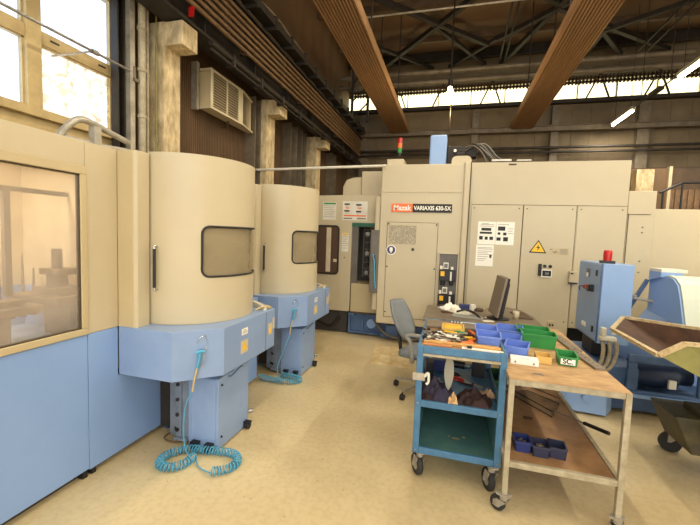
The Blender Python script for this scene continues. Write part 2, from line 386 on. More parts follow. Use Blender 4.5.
# pale heat unit (louvred wall unit)
h = thing('louvred_heater', 'pale louvred fan heater hanging on the left wall above the front loading station', 'heater', (-3.15, 4.6, 3.2))
x0 = -3.05; ya, yb, yc = 4.17, 4.88, 5.3; za, zb = 3.225, 3.66
MB().prism([(-3.27, ya), (x0, ya), (x0, yb), (-3.14, yc), (-3.27, yc)], 'z', za, zb).build('casing', 'cream_dark', h, bevel=.006)
fr = MB()
for z0_, z1_ in ((za-.03, za), (zb, zb+.03)): fr.prism([(-3.2, ya-.02), (x0+.02, ya-.02), (x0+.02, yb+.01), (-3.12, yc+.02), (-3.2, yc+.02)], 'z', z0_, z1_)
fr.box(x0, x0+.02, ya-.02, ya+.03, za, zb); fr.box(x0, x0+.02, yb-.1, yb+.01, za, zb); fr.box(x0, x0+.015, ya+.33, ya+.36, za, zb)
fr.build('front_frame', 'cream', h, bevel=.003)
for k in range(12):
    z = za+.025+k*.0345
    MB(Matrix.Translation((x0+.008, 0, z)) @ Matrix.Rotation(math.radians(35), 4, 'Y')).box(-.013, .013, ya+.03, yb-.1, -.002, .002).build('louvre', 'cream_dark', h)
for k in range(7):
    q = (k+.5)/7; MB().bar((x0+.012-.09*q, yb+.01+.33*q, za), (x0+.012-.09*q, yb+.01+.33*q, zb), .01).build('side_louvre', 'greysteel', h)
MB().box(x0, x0+.002, ya+.03, yb-.1, za, zb).build('grille_back', 'greysteel', h)
MB().box(-3.285, -3.2, ya-.07, ya-.025, za-.05, zb+.1).build('wall_bracket', 'lightsteel', h)
MB().tube(smoothpath([(-3.15, 4.7, za), (-3.15, 4.7, za-.05), (-3.2, 4.72, za-.09), (-3.28, 4.73, za-.09)], 6), .02).build('supply_pipe', 'brownsteel', h)

# ------------------------------------------------ ceiling: ribbed beams, trusses, pipes
for x0_, x1_, lab in ((-1.93, -1.38, 'left of two broad ribbed brown ceiling ducts running to the back wall'), (1.36, 1.91, 'right of two broad ribbed brown ceiling ducts running to the back wall')):
    b = MB(); n = 12; y0_ = -2; zz = 4.68; pts = []
    wd = (x1_-x0_)/n
    for i in range(n):
        a = x0_+i*wd; pts += [(a, zz+.03), (a+wd*.2, zz+.03), (a+wd*.3, zz), (a+wd*.9, zz), (a+wd, zz+.03)]
    pts += [(x1_, zz+.16), (x0_, zz+.16)]
    b.prism(pts, 'y', y0_, 11.12)
    r = thing('ribbed_duct', lab, 'duct', ((x0_+x1_)/2, 5, zz)); b.build('ribbed_sheet', 'beam', r)
    for yy in (0, 3.0, 6.0, 9.0):
        MB().cyl((x0_+.05, yy, zz+.16), (x0_+.05, yy, ZR), .012, n=8).cyl((x1_-.05, yy, zz+.16), (x1_-.05, yy, ZR), .012, n=8).build('hanger_rod', 'dark', r)

def truss(y, lab, z0_=5.95, z1_=6.75):
    r = thing('roof_truss', lab, 'truss', (2.8, y, z0_))
    MB().box(WX+.05, XR-.05, y-.05, y+.05, z0_-.04, z0_+.04).build('bottom_chord', 'dark', r)
    MB().box(WX+.05, XR-.05, y-.05, y+.05, z1_-.04, z1_+.04).build('top_chord', 'dark', r)
    n = 8; w_ = (XR-WX-.1)/n
    for i in range(n):
        a = WX+.05+i*w_
        MB().bar((a, y, z0_), (a+w_/2, y, z1_), .05).build('diagonal', 'dark', r)
        MB().bar((a+w_/2, y, z1_), (a+w_, y, z0_), .05).build('diagonal', 'dark', r)
truss(5.2, 'dark lattice roof truss nearest overhead')
def brace(lines, z, w_, lab, name='roof_brace'):
    r = thing(name, lab, 'brace', (lines[0][0][0], lines[0][0][1], z))
    for a, b_ in lines: MB().bar((a[0], a[1], z), (b_[0], b_[1], z+.02), w_).build('brace_rod', 'dark', r)
brace([((-2.0, 7.5), (.6, 10.1)), ((.35, 7.9), (-2.3, 11.0))], 6.5, .1, 'dark crossed roof bracing left of the hanging bulb')
brace([((-2.3, 9.5), (-.8, 11.25)), ((-.75, 8.84), (.62, 11.25)), ((-.35, 11.2), (.85, 9.8))], 6.52, .08, 'thin crossed roof bracing at the back behind the hanging bulb')
brace([((.8, 9.85), (2.5, 8.2)), ((1.05, 11.15), (2.1, 8.0)), ((1.82, 8.78), (4.9, 12.4-1.2)), ((.9, 7.8), (1.9, 8.75))], 6.5, .1, 'dark crossed roof bracing above the right ribbed duct')
brace([((3.05, 9.9), (5.4, 8.3)), ((3.03, 9.9), (3.88, 11.2)), ((2.3, 9.3), (3.05, 9.9)), ((3.05, 9.9), (3.0, 11.2))], 6.48, .09, 'dark crossed roof bracing over the electrical cabinets')
brace([((4.08, 11.2), (4.1, 3)), ((4.28, 11.2), (4.3, 3))], 6.35, .03, 'pair of thin long rods under the roof at right')
brace([((.85, 5), (.97, 11.2)), ((.98, 5), (1.10, 11.2))], 6.45, .04, 'pair of thin long rods under the roof between the two ribbed ducts')
for y in (8.4, 9.9):
    tag(MB().box(WX+.05, XR-.05, y-.04, y+.04, 6.6, 6.75).build('roof_purlin', 'brownsteel'), 'brown roof purlin %s under the roof sheets' % ('nearer one of two' if y < 9 else 'rear one of two'), 'beam')
for y in (6.4, 11.0):
    tag(MB().box(WX+.05, XR-.05, y-.06, y+.06, 6.62, 6.85).build('roof_purlin', 'dark'), 'dark heavy roof beam %s' % ('crossing near overhead' if y < 9 else 'against the back wall'), 'beam')
for a, b_, lab in (((-3.2, 10, 5.91), (4.86, 10, 5.91), 'long pale grey pipe hanging under the roof, upper of two'), ((-3.2, 10, 5.66), (5.6, 10, 5.66), 'long pale grey pipe hanging under the roof, lower of two')):
    tag(MB().cyl(a, b_, .065).build('ceiling_pipe', 'greysteel'), lab, 'pipe')
tag(MB().cyl((-2.1, 8.0, 6.3), (4, 8.0, 6.27), .02).build('ceiling_rod', 'lightsteel'), 'thin pale rod crossing under the roof left of the hanging bulb', 'rod')
# lattice of the back wall crane rail (w shaped struts in front of the glazing)
r = thing('lattice_girder', 'dark zigzag lattice girder in front of the bright back wall glazing', 'girder', (1, 10.7, 5.3))
MB().box(WX+.1, XR-.1, 10.67, 10.73, 5.2, 5.25).build('bottom_chord', 'dark', r)
MB().box(WX+.1, XR-.1, 10.67, 10.73, 5.86, 5.9).build('top_chord', 'dark', r)
for i in range(9):
    x = -2.0+i*1.25
    MB().bar((x, 10.7, 5.22), (x+.3, 10.7, 5.88), .035).bar((x+.55, 10.7, 5.22), (x+.3, 10.7, 5.88), .035).build('diagonal', 'dark', r)
# left corner frame
r = thing('lattice_mast', 'small dark lattice mast in the far left corner under the roof', 'mast', (-2.5, 9.6, 4.6))
for x in (-2.72, -2.3): MB().box(x-.03, x+.03, 9.57, 9.63, 4.6, 6.6).build('upright', 'dark', r)
for k in range(4):
    z = 4.7+k*.45; MB().bar((-2.72, 9.6, z), (-2.3, 9.6, z+.4), .03).build('diagonal', 'dark', r)

# ------------------------------------------------ lamps
def tubelight(x, y0, y1, z, lab, energy=60):
    r = thing('tube_light', lab, 'ceiling light', (x, (y0+y1)/2, z), group='fluorescent lights in a row')
    MB().box(x-.045, x+.045, y0-.04, y1+.04, z+.03, z+.09).build('housing', 'lightsteel', r)
    MB().cyl((x, y0, z), (x, y1, z), .03, n=12).build('lamp_tube', 'tube', r)
    MB().cyl((x, y0+.1, z+.09), (x, y0+.1, ZR), .006, n=6).cyl((x, y1-.1, z+.09), (x, y1-.1, ZR), .006, n=6).build('hanger_wire', 'dark', r)
    l = bpy.data.lights.new('tube_lamp', 'AREA'); l.shape = 'RECTANGLE'; l.size = .12; l.size_y = y1-y0; l.energy = energy; l.color = (1, .92, .76)
    lo = bpy.data.objects.new('tube_lamp', l); COL.objects.link(lo); lo.location = (x, (y0+y1)/2, z-.05)
ENER = 62
tubelight(3.66, 9.66, 10.69, 4.6, 'small lit fluorescent tube nearest the back wall, above the electrical cabinets', ENER)
tubelight(3.66, 6.4, 7.9, 4.6, 'bright lit fluorescent tube at the right edge under the roof', ENER)
for i, (x, y) in enumerate(((3.66, 3.4), (-.2, 3.7), (1.7, 3.7), (3.66, .3), (-.2, 1.2), (-.2, -1.2), (-.2, -3.8), (3.66, -2.6), (6.8, 2), (6.8, 6))):  # unseen tubes, added to fill the hall with light
    tubelight(x, y, y+1.5, 4.9 if x > 2 else 5.6, 'unseen tube light added overhead for fill, ' + ['right row above the bench', 'left row above the trolley', 'middle row above the bench', 'right row beside the camera', 'middle row just above the camera', 'middle row behind the camera', 'middle row farthest behind the camera', 'right row behind the camera', 'outer right row, nearer one', 'outer right row, farther one'][i], ENER if x > 2 else ENER*.55)
b = MB(); b.cyl((3.66, 7.95, 4.66), (3.66, 9.6, 4.66), .012, n=8); b.box(3.61, 3.71, 8.5, 8.9, 4.63, 4.69); b.cyl((3.66, 8.2, 4.66), (3.66, 8.2, ZR), .008, n=6); b.cyl((3.66, 9.3, 4.66), (3.66, 9.3, ZR), .008, n=6)
tag(b.build('light_conduit', 'dark'), 'thin conduit with a pale box linking the two lit tubes', 'conduit')
r = thing('pendant_lamp', 'glowing bare bulb lamp hanging on a long cable in the middle of the hall', 'lamp', (-.2, 7.8, 4.3))
MB().lathe([(0, 4.33), (.04, 4.34), (.075, 4.42), (.08, 4.5), (.05, 4.6), (.035, 4.66), (0, 4.66)], (-.2, 7.8, 0)).build('bulb', 'bulb', r)
MB().cyl((-.2, 7.8, 4.66), (-.2, 7.8, 4.8), .045).build('lamp_holder', 'black', r)
MB().cyl((-.2, 7.8, 4.8), (-.2, 7.8, ZR), .015, n=8).build('cable', 'dark', r)
MB().cyl((-.17, 7.82, 3.0), (-.17, 7.82, 4.34), .006, n=6).build('pull_cord', 'dark', r)
pl_ = bpy.data.lights.new('bulb_lamp', 'POINT'); pl_.energy = 60; pl_.color = (1, .78, .45); pl_.shadow_soft_size = .12
po = bpy.data.objects.new('bulb_lamp', pl_); COL.objects.link(po); po.location = (-.2, 7.8, 4.18)

# ============================================================ LEFT CELL
XF = -2.22
cell = thing('machining_cell', 'long cream and blue enclosed machining cell with big window, left foreground', 'machine', (XF-.4, 1, 0))
def panel_x(mb, x0, x1, y0, y1, z0, z1): return mb.box(x0, x1, y0, y1, z0, z1)
ZT, ZB = 2.17, .957
wa, wb, wc, wd = .35, 1.767, 1.0, 1.965      # glass opening y0,y1,z0,z1
b = MB(); t = .03
b.box(XF-t, XF, -1.5, 1.803, wd+.055, ZT); b.box(XF-t, XF, -1.5, wa-.04, ZB, wd+.055)
b.box(XF-.9, XF-t, -1.5, 2.03, ZT-.02, ZT); b.box(XF-.9, XF-.87, -1.5, 2.03, .05, ZT-.02); b.box(XF-.87, XF-t, -1.5, -1.47, .05, ZT-.02)
b.build('cream_panel', 'cream', cell, bevel=.003)
MB().box(XF-t, XF, 1.806, 2.033, ZB, ZT).build('end_panel', 'cream', cell, bevel=.003)
MB().box(XF-t, XF, -1.5, 1.806, .055, ZB-.002).build('lower_panel', 'blue', cell, bevel=.003)
MB().prism([(1.81, .045), (2.47, .045), (2.47, ZB-.35), (2.03, ZB-.35), (2.03, ZB-.002), (1.81, ZB-.002)], 'x', XF-t, XF).build('lower_panel', 'blue', cell, bevel=.003)
fr = MB(); fo = .012
fr.box(XF-t, XF+fo, wa-.04, wb+.04, wd, wd+.055); fr.box(XF-t, XF+fo, wa-.04, wb+.04, ZB+.002, wc); fr.box(XF-t, XF+fo, wb, wb+.04, wc, wd); fr.box(XF-t, XF+fo, wa-.04, wa, wc, wd)
fr.build('window_frame', 'cream_dark', cell, bevel=.004)
gk = MB()
for q in ((wa, wb, wd-.008, wd), (wa, wb, wc, wc+.008), (wb-.008, wb, wc, wd), (wa, wa+.008, wc, wd)): gk.box(XF-.022, XF+.002, *q)
gk.build('window_gasket', 'seam', cell)
MB().box(XF-.018, XF-.012, wa, wb, wc, wd).build('window_glass', 'glass', cell)
# inside of the cell
inn = MB(); inn.box(XF-.87, XF-.84, -1.4, 2.0, 1.2, ZT-.03); inn.box(XF-.84, XF-.05, 2.0, 2.02, 1.2, ZT-.03); inn.build('inner_wall', 'interior', cell)
MB().box(XF-.87, XF-.84, -1.4, 2.0, .9, 1.2).box(XF-.84, XF-.05, 2.0, 2.02, .9, 1.2).build('inner_splash_panel', 'blue', cell)
MB().box(XF-.84, XF-.04, -1.4, 2.0, .86, .9).build('coolant_tray', mat('pale_blue_tray', (176, 200, 228), .5, var=(128, 152, 186), scale=6), cell)
wl = MB().box(XF-.5, XF-.42, .2, 1.6, ZT-.07, ZT-.03).build('added_fill_bar', 'tube', cell)  # glowing bar and area lamp added to brighten the cell interior
ll = bpy.data.lights.new('added_fill_lamp', 'AREA'); ll.shape = 'RECTANGLE'; ll.size = .1; ll.size_y = 1.3; ll.energy = 11; ll.color = (.96, .97, 1)
lo_ = bpy.data.objects.new('added_fill_lamp', ll); COL.objects.link(lo_); lo_.location = (XF-.46, .9, ZT-.09)
MB().box(-2.63, -2.61, .3, 1.99, 1.845, 1.875).box(-2.63, -2.60, 1.60, 1.635, 1.2, 1.845).build('inner_rail', 'greydoor', cell)
for k, (ya, yb, zp, xa, xb) in enumerate(((1.0, 1.68, 1.16, -2.72, -2.40), (1.72, 2.0, 1.19, -2.80, -2.36))):
    p_ = MB(); p_.box(xa, xb, ya, yb, zp-.05, zp); p_.box(xa+.1, xb-.1, ya+.2, yb-.12, .9, zp-.05); p_.build('pallet', 'fixture', cell, bevel=.006)
    f_ = MB()
    if k: f_.box(-2.66, -2.42, 1.78, 1.95, zp, zp+.05); f_.cyl((-2.54, 1.86, zp+.05), (-2.54, 1.86, zp+.13), .06); f_.box(-2.62, -2.44, 1.8, 1.93, zp+.13, zp+.17); f_.cyl((-2.54, 1.86, zp+.17), (-2.54, 1.86, zp+.3), .03)
    else: f_.box(-2.6, -2.5, 1.2, 1.4, zp, zp+.03); f_.box(-2.56, -2.44, 1.45, 1.6, zp, zp+.035)
    f_.build('fixture', 'fixture', cell, bevel=.003)
for j in range(4): MB().cyl((-2.86, 1.72+j*.07, 1.0), (-2.86, 1.72+j*.07, 1.34+.05*(j % 3)), .016, .004).build('tool_shank', 'fixture', cell)
MB().box(XF-.01, XF+.001, 1.7, 1.708, .055, .06).box(XF-.85, XF-.06, -1.4, 2.4, 0.0, .045).build('plinth', 'seam', cell)
for yy in (1.77, 1.83): MB().box(XF-.06, XF-.01, yy, yy+.03, 0, .045).build('levelling_foot', 'black', cell)
# bracket casting on top
b = MB(); 
outer = smoothpath([(XF-.12, 1.74, 2.185), (XF-.12, 1.80, 2.27), (XF-.12, 1.88, 2.33), (XF-.12, 2.0, 2.32), (XF-.12, 2.25, 2.27)], 6)
b.tube(outer, .022, 8); b.tube(smoothpath([(XF-.12, 1.74, 2.19), (XF-.12, 1.98, 2.19), (XF-.12, 2.25, 2.21)], 4), .02, 8)
b.box(XF-.14, XF-.09, 1.95, 2.0, 2.19, 2.31); b.box(XF-.16, XF-.08, 1.7, 2.05, 2.17, 2.19)
b.build('top_bracket', 'lightsteel', cell)
MB().cyl((XF-.25, .2, 2.19), (XF-.25, 2.25, 2.19), .02).build('air_line', 'lightsteel', cell)

# ---------------- loading station (one built, one copied)
DY = 1.58
def make_station():
    y0 = 2.035
    s = thing('loading_station', 'front loading station with curved cream door and blue deck, nearest the camera', 'machine', (-1.95, 2.65, 0), group='curved door loading stations')
    # body
    MB().box(-3.0, -2.3, 2.07, 3.28, .62, 2.14).build('station_body', 'cream', s)
    MB().box(-2.3, -2.12, 3.2, 3.27, .62, 2.17).build('rear_post', 'cream', s)
    MB().prism([(-2.218, 2.035), (-2.09, 2.035), (-2.085, 2.05), (-2.13, 2.16), (-2.28, 2.16), (-2.28, 2.035+.02)], 'z', .958, 2.168).build('door_post', 'cream_dark', s, bevel=.002)
    MB().prism([(-2.088, 2.04), (-2.065, 2.05), (-2.065, 2.15), (-2.11, 2.155)], 'z', .958, 2.168).build('post_edge', 'cream', s)
    # curved door
    c = (-2.08, 2.65); R0 = .48
    aw0, aw1, zw0, zw1, rc = -46, 52, 1.308, 1.678, .055
    def P(a, r, z): a = math.radians(a); return (c[0]+r*math.cos(a), c[1]+r*math.sin(a), z)
    As = [-92+i*1.5 for i in range(124)]; Zs = [.96, 1.1, 1.2, 1.28]+[1.29+i*.01 for i in range(41)]+[1.72, 1.8, 1.95, 2.1, 2.17, 2.185]
    def inside(a, z):
        u = math.radians(a-(aw0+aw1)/2)*R0; hu = math.radians(aw1-aw0)/2*R0; v = z-(zw0+zw1)/2; hv = (zw1-zw0)/2
        dx = abs(u)-(hu-rc); dz = abs(v)-(hv-rc)
        if dx <= 0 or dz <= 0: return abs(u) < hu and abs(v) < hv
        return dx*dx+dz*dz < rc*rc
    d = MB(); nA, nZ = len(As), len(Zs)
    for r_, off in ((R0, 0), (R0-.02, 1)):
        vs = [P(a, r_, z) for z in Zs for a in As]; fs = []
        for j in range(nZ-1):
            for i in range(nA-1):
                if not inside((As[i]+As[i+1])/2, (Zs[j]+Zs[j+1])/2): fs.append((j*nA+i, j*nA+i+1, (j+1)*nA+i+1, (j+1)*nA+i))
        d.add(vs, fs, True)
    for zi in (Zs[0], Zs[-1]):
        vs = [P(a, R0, zi) for a in As]+[P(a, R0-.02, zi) for a in As]
        d.add(vs, [(i, i+1, nA+i+1, nA+i) for i in range(nA-1)])
    door = d.build('curved_door', 'cream', s)
    fp = []; hu = (aw1-aw0)/2; am = (aw0+aw1)/2; ra = math.degrees(rc/R0)
    for x, z in rrect(aw0+0, aw1, 0, 1, .001, 1): pass
    K = 8
    for cx, cz, a0 in ((aw1-ra, zw1-rc, 0), (aw0+ra, zw1-rc, 90), (aw0+ra, zw0+rc, 180), (aw1-ra, zw0+rc, 270)):
        for i in range(K+1):
            q = math.radians(a0+90*i/K); fp.append((cx+ra*math.cos(q), cz+rc*math.sin(q)))
        nx = {0: (aw0+ra, zw1), 90: (aw0, zw0+rc), 180: (aw1-ra, zw0), 270: (aw1, zw1-rc)}[a0]; l = fp[-1]
        for k in range(1, 12): fp.append((l[0]+(nx[0]-l[0])*k/12, l[1]+(nx[1]-l[1])*k/12))
    MB().tube([P(a, R0+.001, z) for a, z in fp], .0085, 8, closed=True).build('window_seal', 'black', door)
    g = MB(); ga = [aw0-1+i*(aw1-aw0+2)/24 for i in range(25)]
    g.add([P(a, R0-.012, z) for z in (zw0-.005, zw1+.005) for a in ga], [(i, i+1, 25+i+1, 25+i) for i in range(24)], True)
    g.build('door_window', 'door_glass', door)
    MB().tube(smoothpath([P(-82.5, R0, 1.52), P(-82.5, R0+.03, 1.525), P(-82.5, R0+.035, 1.50), P(-82.5, R0+.035, 1.37), P(-82.5, R0+.035, 1.235), P(-82.5, R0+.03, 1.21), P(-82.5, R0, 1.215)], 5), .0075, 8).build('door_handle', 'chrome', door)
    MB().cyl(P(-82.5, R0+.036, 1.23), P(-82.5, R0+.036, 1.505), .0105).build('handle_grip', 'black', door)
    # roof of the curved part
    cap = MB(); cap.add([P(a, R0-.01, 2.165) for a in range(-90, 91, 6)], [tuple(range(31))]); cap.box(-2.6, -2.08, 2.2, 3.1, 2.13, 2.165); cap.build('station_roof', 'cream', s)
    # things inside seen through the window
    MB().box(-2.29, -2.27, 2.15, 3.15, .97, 2.1).build('inner_wall', 'interior', s)
    MB().cyl((-2.02, 2.68, .97), (-2.02, 2.68, 1.15), .22).box(-2.15, -1.95, 2.62, 2.74, 1.15, 2.0).build('pallet_fixture', 'fixture', s)
    # blue deck
    A, B_, C_, E, F_, G = (-2.22, 2.035), (-1.775, 2.035), (-1.53, 2.27), (-1.53, 3.05), (-1.80, 3.28), (-2.22, 3.28)
    top, bot = .958, .612
    dk = MB(); dk.prism([A, B_, C_, E, F_, G], 'z', bot, top); deck = dk.build('deck', 'deck', s, bevel=.004)
    MB().box(-1.531, -1.5285, 2.885, 2.889, bot+.004, top-.004).build('deck_seam', 'seam', deck)
    MB().prism([(-1.83, 3.14), (-1.80, 3.17), (-1.56, 2.95), (-1.58, 2.93)], 'z', top, top+.035).build('deck_flap', 'offwhite', deck)
    hs = MB()
    for k in range(3): hs.tube(smoothpath([(-1.62+.02*k, 2.86+.04*k, top+.015), (-1.58, 2.92+.03*k, top+.035), (-1.56, 3.0+.02*k, top+.01)], 5), .008, 6)
    hs.build('hose_fitting', 'brass', deck)
    for (ya, yb, za, zb, mt) in ((2.50, 2.585, .845, .895, 'white'), (2.49, 2.59, .70, .80, 'sticker'), (2.93, 3.0, .74, .84, 'sticker'), (3.01, 3.045, .78, .88, 'sticker')):
        MB().box(-1.5305, -1.528, ya, yb, za, zb).build('warning_sticker', mt, deck)
    MB().prism([(2.945, .755), (2.985, .755), (2.965, .80)], 'x', -1.5282, -1.527).prism([(2.51, .725), (2.57, .725), (2.54, .785)], 'x', -1.5282, -1.527).build('warning_symbol', 'yellow', deck)
    MB().box(-1.5282, -1.5272, 2.51, 2.575, .868, .872).box(-1.5282, -1.5272, 2.51, 2.575, .857, .861).box(-1.5282, -1.5272, 2.52, 2.56, .88, .885).build('sticker_print', 'greyink', deck)
    # pedestal
    pd = MB(); pd.prism([(-1.86, 2.31), (-1.60, 2.31), (-1.60, 2.73), (-1.86, 2.73)], 'z', .012, bot); ped = pd.build('pedestal', 'deck', s, bevel=.004)
    MB().box(-1.83, -1.62, 2.303, 2.31, .08, .55).build('pedestal_door', 'deck', ped, bevel=.003)
    MB().prism([(-1.87, 2.295), (-1.595, 2.295), (-1.595, 2.5), (-1.87, 2.5)], 'z', bot-.05, bot).build('pedestal_collar', 'blue_deep', ped)
    MB().tube([(-1.592, 2.42, .55), (-1.59, 2.45, .53), (-1.59, 2.6, .565), (-1.592, 2.63, .55)], .004, 6).build('pull_handle', 'blue_deep', ped)
    for (yy, zz) in ((2.32, .5), (2.32, .1)): MB().cyl((-1.6, yy+.03, zz), (-1.592, yy+.03, zz), .008).build('bolt', 'black', ped)
    for x, y in ((-1.78, 2.285), (-1.66, 2.285), (-1.575, 2.68)):
        MB().cyl((x-.02, y, .03), (x+.02, y, .03), .03).cyl((x-.023, y, .03), (x+.023, y, .03), .01).box(x-.03, x+.03, y-.02, y+.02, .05, .065).build('caster', 'black', s)
    # dark recess frame behind pedestal
    b = MB(); b.box(-2.2, -2.09, 2.40, 2.95, .06, .60); b.build('base_frame', 'dark', s)
    b = MB(); b.box(-2.07, -2.0, 2.36, 2.6, .03, .6); b.box(-1.99, -1.94, 2.33, 2.37, .03, .6); b.box(-1.99, -1.87, 2.30, 2.55, .03, .05); b.box(-1.94, -1.865, 2.34, 2.36, .05, .6); b.build('side_bracket', 'steel_blue', s)
    MB().box(-2.22, -2.19, 2.46, 2.50, 0, .6).build('base_edge', 'blue_deep', s)
    b = MB()
    for j in range(4): b.cyl((-2.0+.01*j, 2.345, .1+.12*j), (-1.97, 2.32, .1+.12*j), .014)
    b.build('coupling', 'black', s)
    MB().box(-1.72, -1.66, 2.79, 2.84, .06, .11).cyl((-1.6, 2.735, .12), (-1.57, 2.76, .12), .016).build('drain_valve', 'steel', s)
    return s
st1 = make_station()
st2 = dup(st1, (-1.95, 2.65+DY, 0), 'rear loading station with curved cream door and blue deck, behind the front one')
# blue infill between the two stations
tag(MB().box(-2.97, -2.22, 3.3, 3.60, .0, 2.15).build('infill_cabinet', 'cream'), 'narrow cream cabinet wedged between the two curved door stations', 'cabinet')
tag(MB().box(-2.215, -2.0, 3.3, 3.58, .05, .945).build('blue_cover', 'blue'), 'blue cover box between the two blue decks', 'cover')

def air_gun(x, y, z, ang, lab, dy=0):
    T = Matrix.Translation((x, y, z)) @ Matrix.Rotation(ang, 4, 'Z')   # local: +x = out of the deck face, y along it
    r = thing('air_gun', lab, 'air gun', (x, y, z))
    MB(T).tube(smoothpath([(.0, .0, .05), (.012, .015, .10), (.01, .05, .12), (.01, .07, .06), (.012, .05, .0)], 5), .003, 6).build('hanging_hook', 'chrome', r)
    MB(T).tube(smoothpath([(.02, -.005, .0), (.025, .02, .015), (.03, .05, .01)], 4), .013, 8).tube([(.025, .02, .01), (.03, .01, -.06), (.03, 0, -.1)], .011, 8).build('gun_body', 'aqua', r)
    MB(T).tube([(.028, .0, -.1), (.03, -.02, -.19), (.03, -.03, -.26)], .0075, 8).build('gun_nozzle', 'brass', r)
    MB(T).tube([(.035, .045, 0), (.045, .04, -.05), (.045, .03, -.09)], .004, 6).build('trigger', 'steel', r)
    return r
air_gun(-1.665, 2.148, .80, -PI/4, 'aqua air gun hanging on the front blue deck')
air_gun(-1.665, 2.148+DY, .80, -PI/4, 'aqua air gun hanging on the rear blue deck')
def coil(path, R_, pitch, rw, lead, lab, name='coiled_air_hose'):
    P_ = smoothpath(path, 14)
    # resample by length
    L_ = [0]
    for a, b_ in zip(P_, P_[1:]): L_.append(L_[-1]+(b_-a).length)
    tot = L_[-1]; n = int(tot/pitch*12); out = []; j = 0; prev = None
    for i in range(n+1):
        s_ = tot*i/n
        while j < len(L_)-2 and L_[j+1] < s_: j += 1
        t = (s_-L_[j])/max(L_[j+1]-L_[j], 1e-6); c = P_[j].lerp(P_[j+1], t); d = (P_[j+1]-P_[j]).normalized()
        u = d.cross(Vector((0, 0, 1))).normalized(); w = Vector((0, 0, 1)); a = 2*PI*s_/pitch
        out.append(c+R_*(math.cos(a)*u+math.sin(a)*w))
    r = thing(name, lab, 'hose', (P_[0].x, P_[0].y, 0))
    MB().tube(out, rw, 5).build('coil', 'aqua', r)
    for l in lead: MB().tube(smoothpath(l, 8), rw, 6).build('hose_end', 'aqua', r)
    return r
R_ = .027
coil([(-1.70, 2.17, .034), (-1.70, 2.08, .034), (-1.76, 2.01, .034), (-1.85, 2.01, .034), (-1.89, 2.09, .034), (-1.86, 2.18, .034), (-1.78, 2.235, .034), (-1.66, 2.255, .034), (-1.55, 2.275, .034), (-1.45, 2.28, .034), (-1.385, 2.235, .034), (-1.37, 2.16, .034), (-1.42, 2.09, .034), (-1.48, 2.06, .034)], R_, .0225, .0048,
     [[(-1.665, 2.12, .545), (-1.71, 2.1, .45), (-1.74, 2.11, .25), (-1.73, 2.13, .08), (-1.70, 2.17, .04)], [(-1.70, 2.18, .02), (-1.6, 2.1, .01), (-1.48, 2.06, .02)]], 'aqua coiled air hose lying in a loop on the floor before the front station')
coil([(-2.0, 3.64, .034), (-1.85, 3.62, .034), (-1.7, 3.62, .034), (-1.6, 3.65, .034), (-1.54, 3.70, .034), (-1.58, 3.76, .034), (-1.7, 3.78, .034), (-1.8, 3.78, .034)], R_, .0225, .0048,
     [[(-1.665, 3.70, .545), (-1.70, 3.64, .4), (-1.75, 3.58, .2), (-1.72, 3.58, .07), (-1.7, 3.62, .05)]], 'aqua coiled air hose on the floor before the rear station')
tag(MB().tube(smoothpath([(-2.1, 2.46, .012), (-2.1, 2.33, .012), (-1.98, 2.3, .012), (-1.88, 2.35, .012), (-1.8, 2.33, .03)], 8), .006, 6).build('floor_cable', 'pipe'), 'thin brown cable curling on the floor under the front deck', 'cable')

# ============================================================ MACHINING CENTRE (back)
mc = thing('machining_centre', 'tall cream machining centre with orange and black nameplate at the back', 'machine', (-.6, 6.2, 0))
Y0 = 5.6
MB().box(-1.08, .13, Y0, 7.6, .31, 2.735).build('main_cabinet', 'cream', mc, bevel=.012)
MB().box(-1.165, -1.083, Y0+.03, 7.5, .5, 2.27).build('corner_post', 'cream', mc, bevel=.015)
MB().box(.115, .20, Y0-.03, 7.6, .31, 2.76).build('corner_column', 'cream', mc, bevel=.02)
MB().box(.202, .214, Y0+.02, 7.6, .31, 2.76).build('dark_joint', 'seam', mc)
MB().box(-1.08, .115, Y0-.006, Y0, 2.325, 2.332).build('panel_seam', 'cream_dark', mc)
def outline(mb, x0, x1, z0, z1, y, t=.006, d=.002):
    mb.box(x0, x1, y-d, y, z0, z0+t); mb.box(x0, x1, y-d, y, z1-t, z1); mb.box(x0, x0+t, y-d, y, z0, z1); mb.box(x1-t, x1, y-d, y, z0, z1)
b = MB(); outline(b, -.965, -.205, .42, 1.88, Y0); b.build('door_seam', 'seam', mc)
MB().box(-.958, -.212, Y0-.008, Y0-.001, .427, 1.873).build('service_door', 'cream', mc, bevel=.003)
for x in (-.94, -.23):
    for z in (.5, 1.2, 1.85): MB().cyl((x, Y0-.012, z), (x, Y0-.008, z), .012, n=10).build('door_screw', 'black', mc)
MB().cyl((-.56, Y0-.018, 1.475), (-.56, Y0-.008, 1.475), .022).build('door_lock', 'black', mc)
MB().box(-.93, -.52, Y0-.011, Y0-.008, 1.55, 1.83).build('etched_plate', 'etch', mc)
# round blue mandatory sign
b = MB(); b.cyl((-.885, Y0-.011, 1.455), (-.885, Y0-.008, 1.455), .075, n=28); sg = b.build('round_sign', 'white', mc)
MB().cyl((-.885, Y0-.013, 1.455), (-.885, Y0-.011, 1.455), .062, n=28).build('sign_disc', 'navy', sg)
MB().prism(rrect(-.91, -.86, 1.425, 1.495, .02), 'y', Y0-.0145, Y0-.013).box(-.895, -.875, Y0-.0145, Y0-.013, 1.41, 1.43).build('sign_figure', 'white', sg)
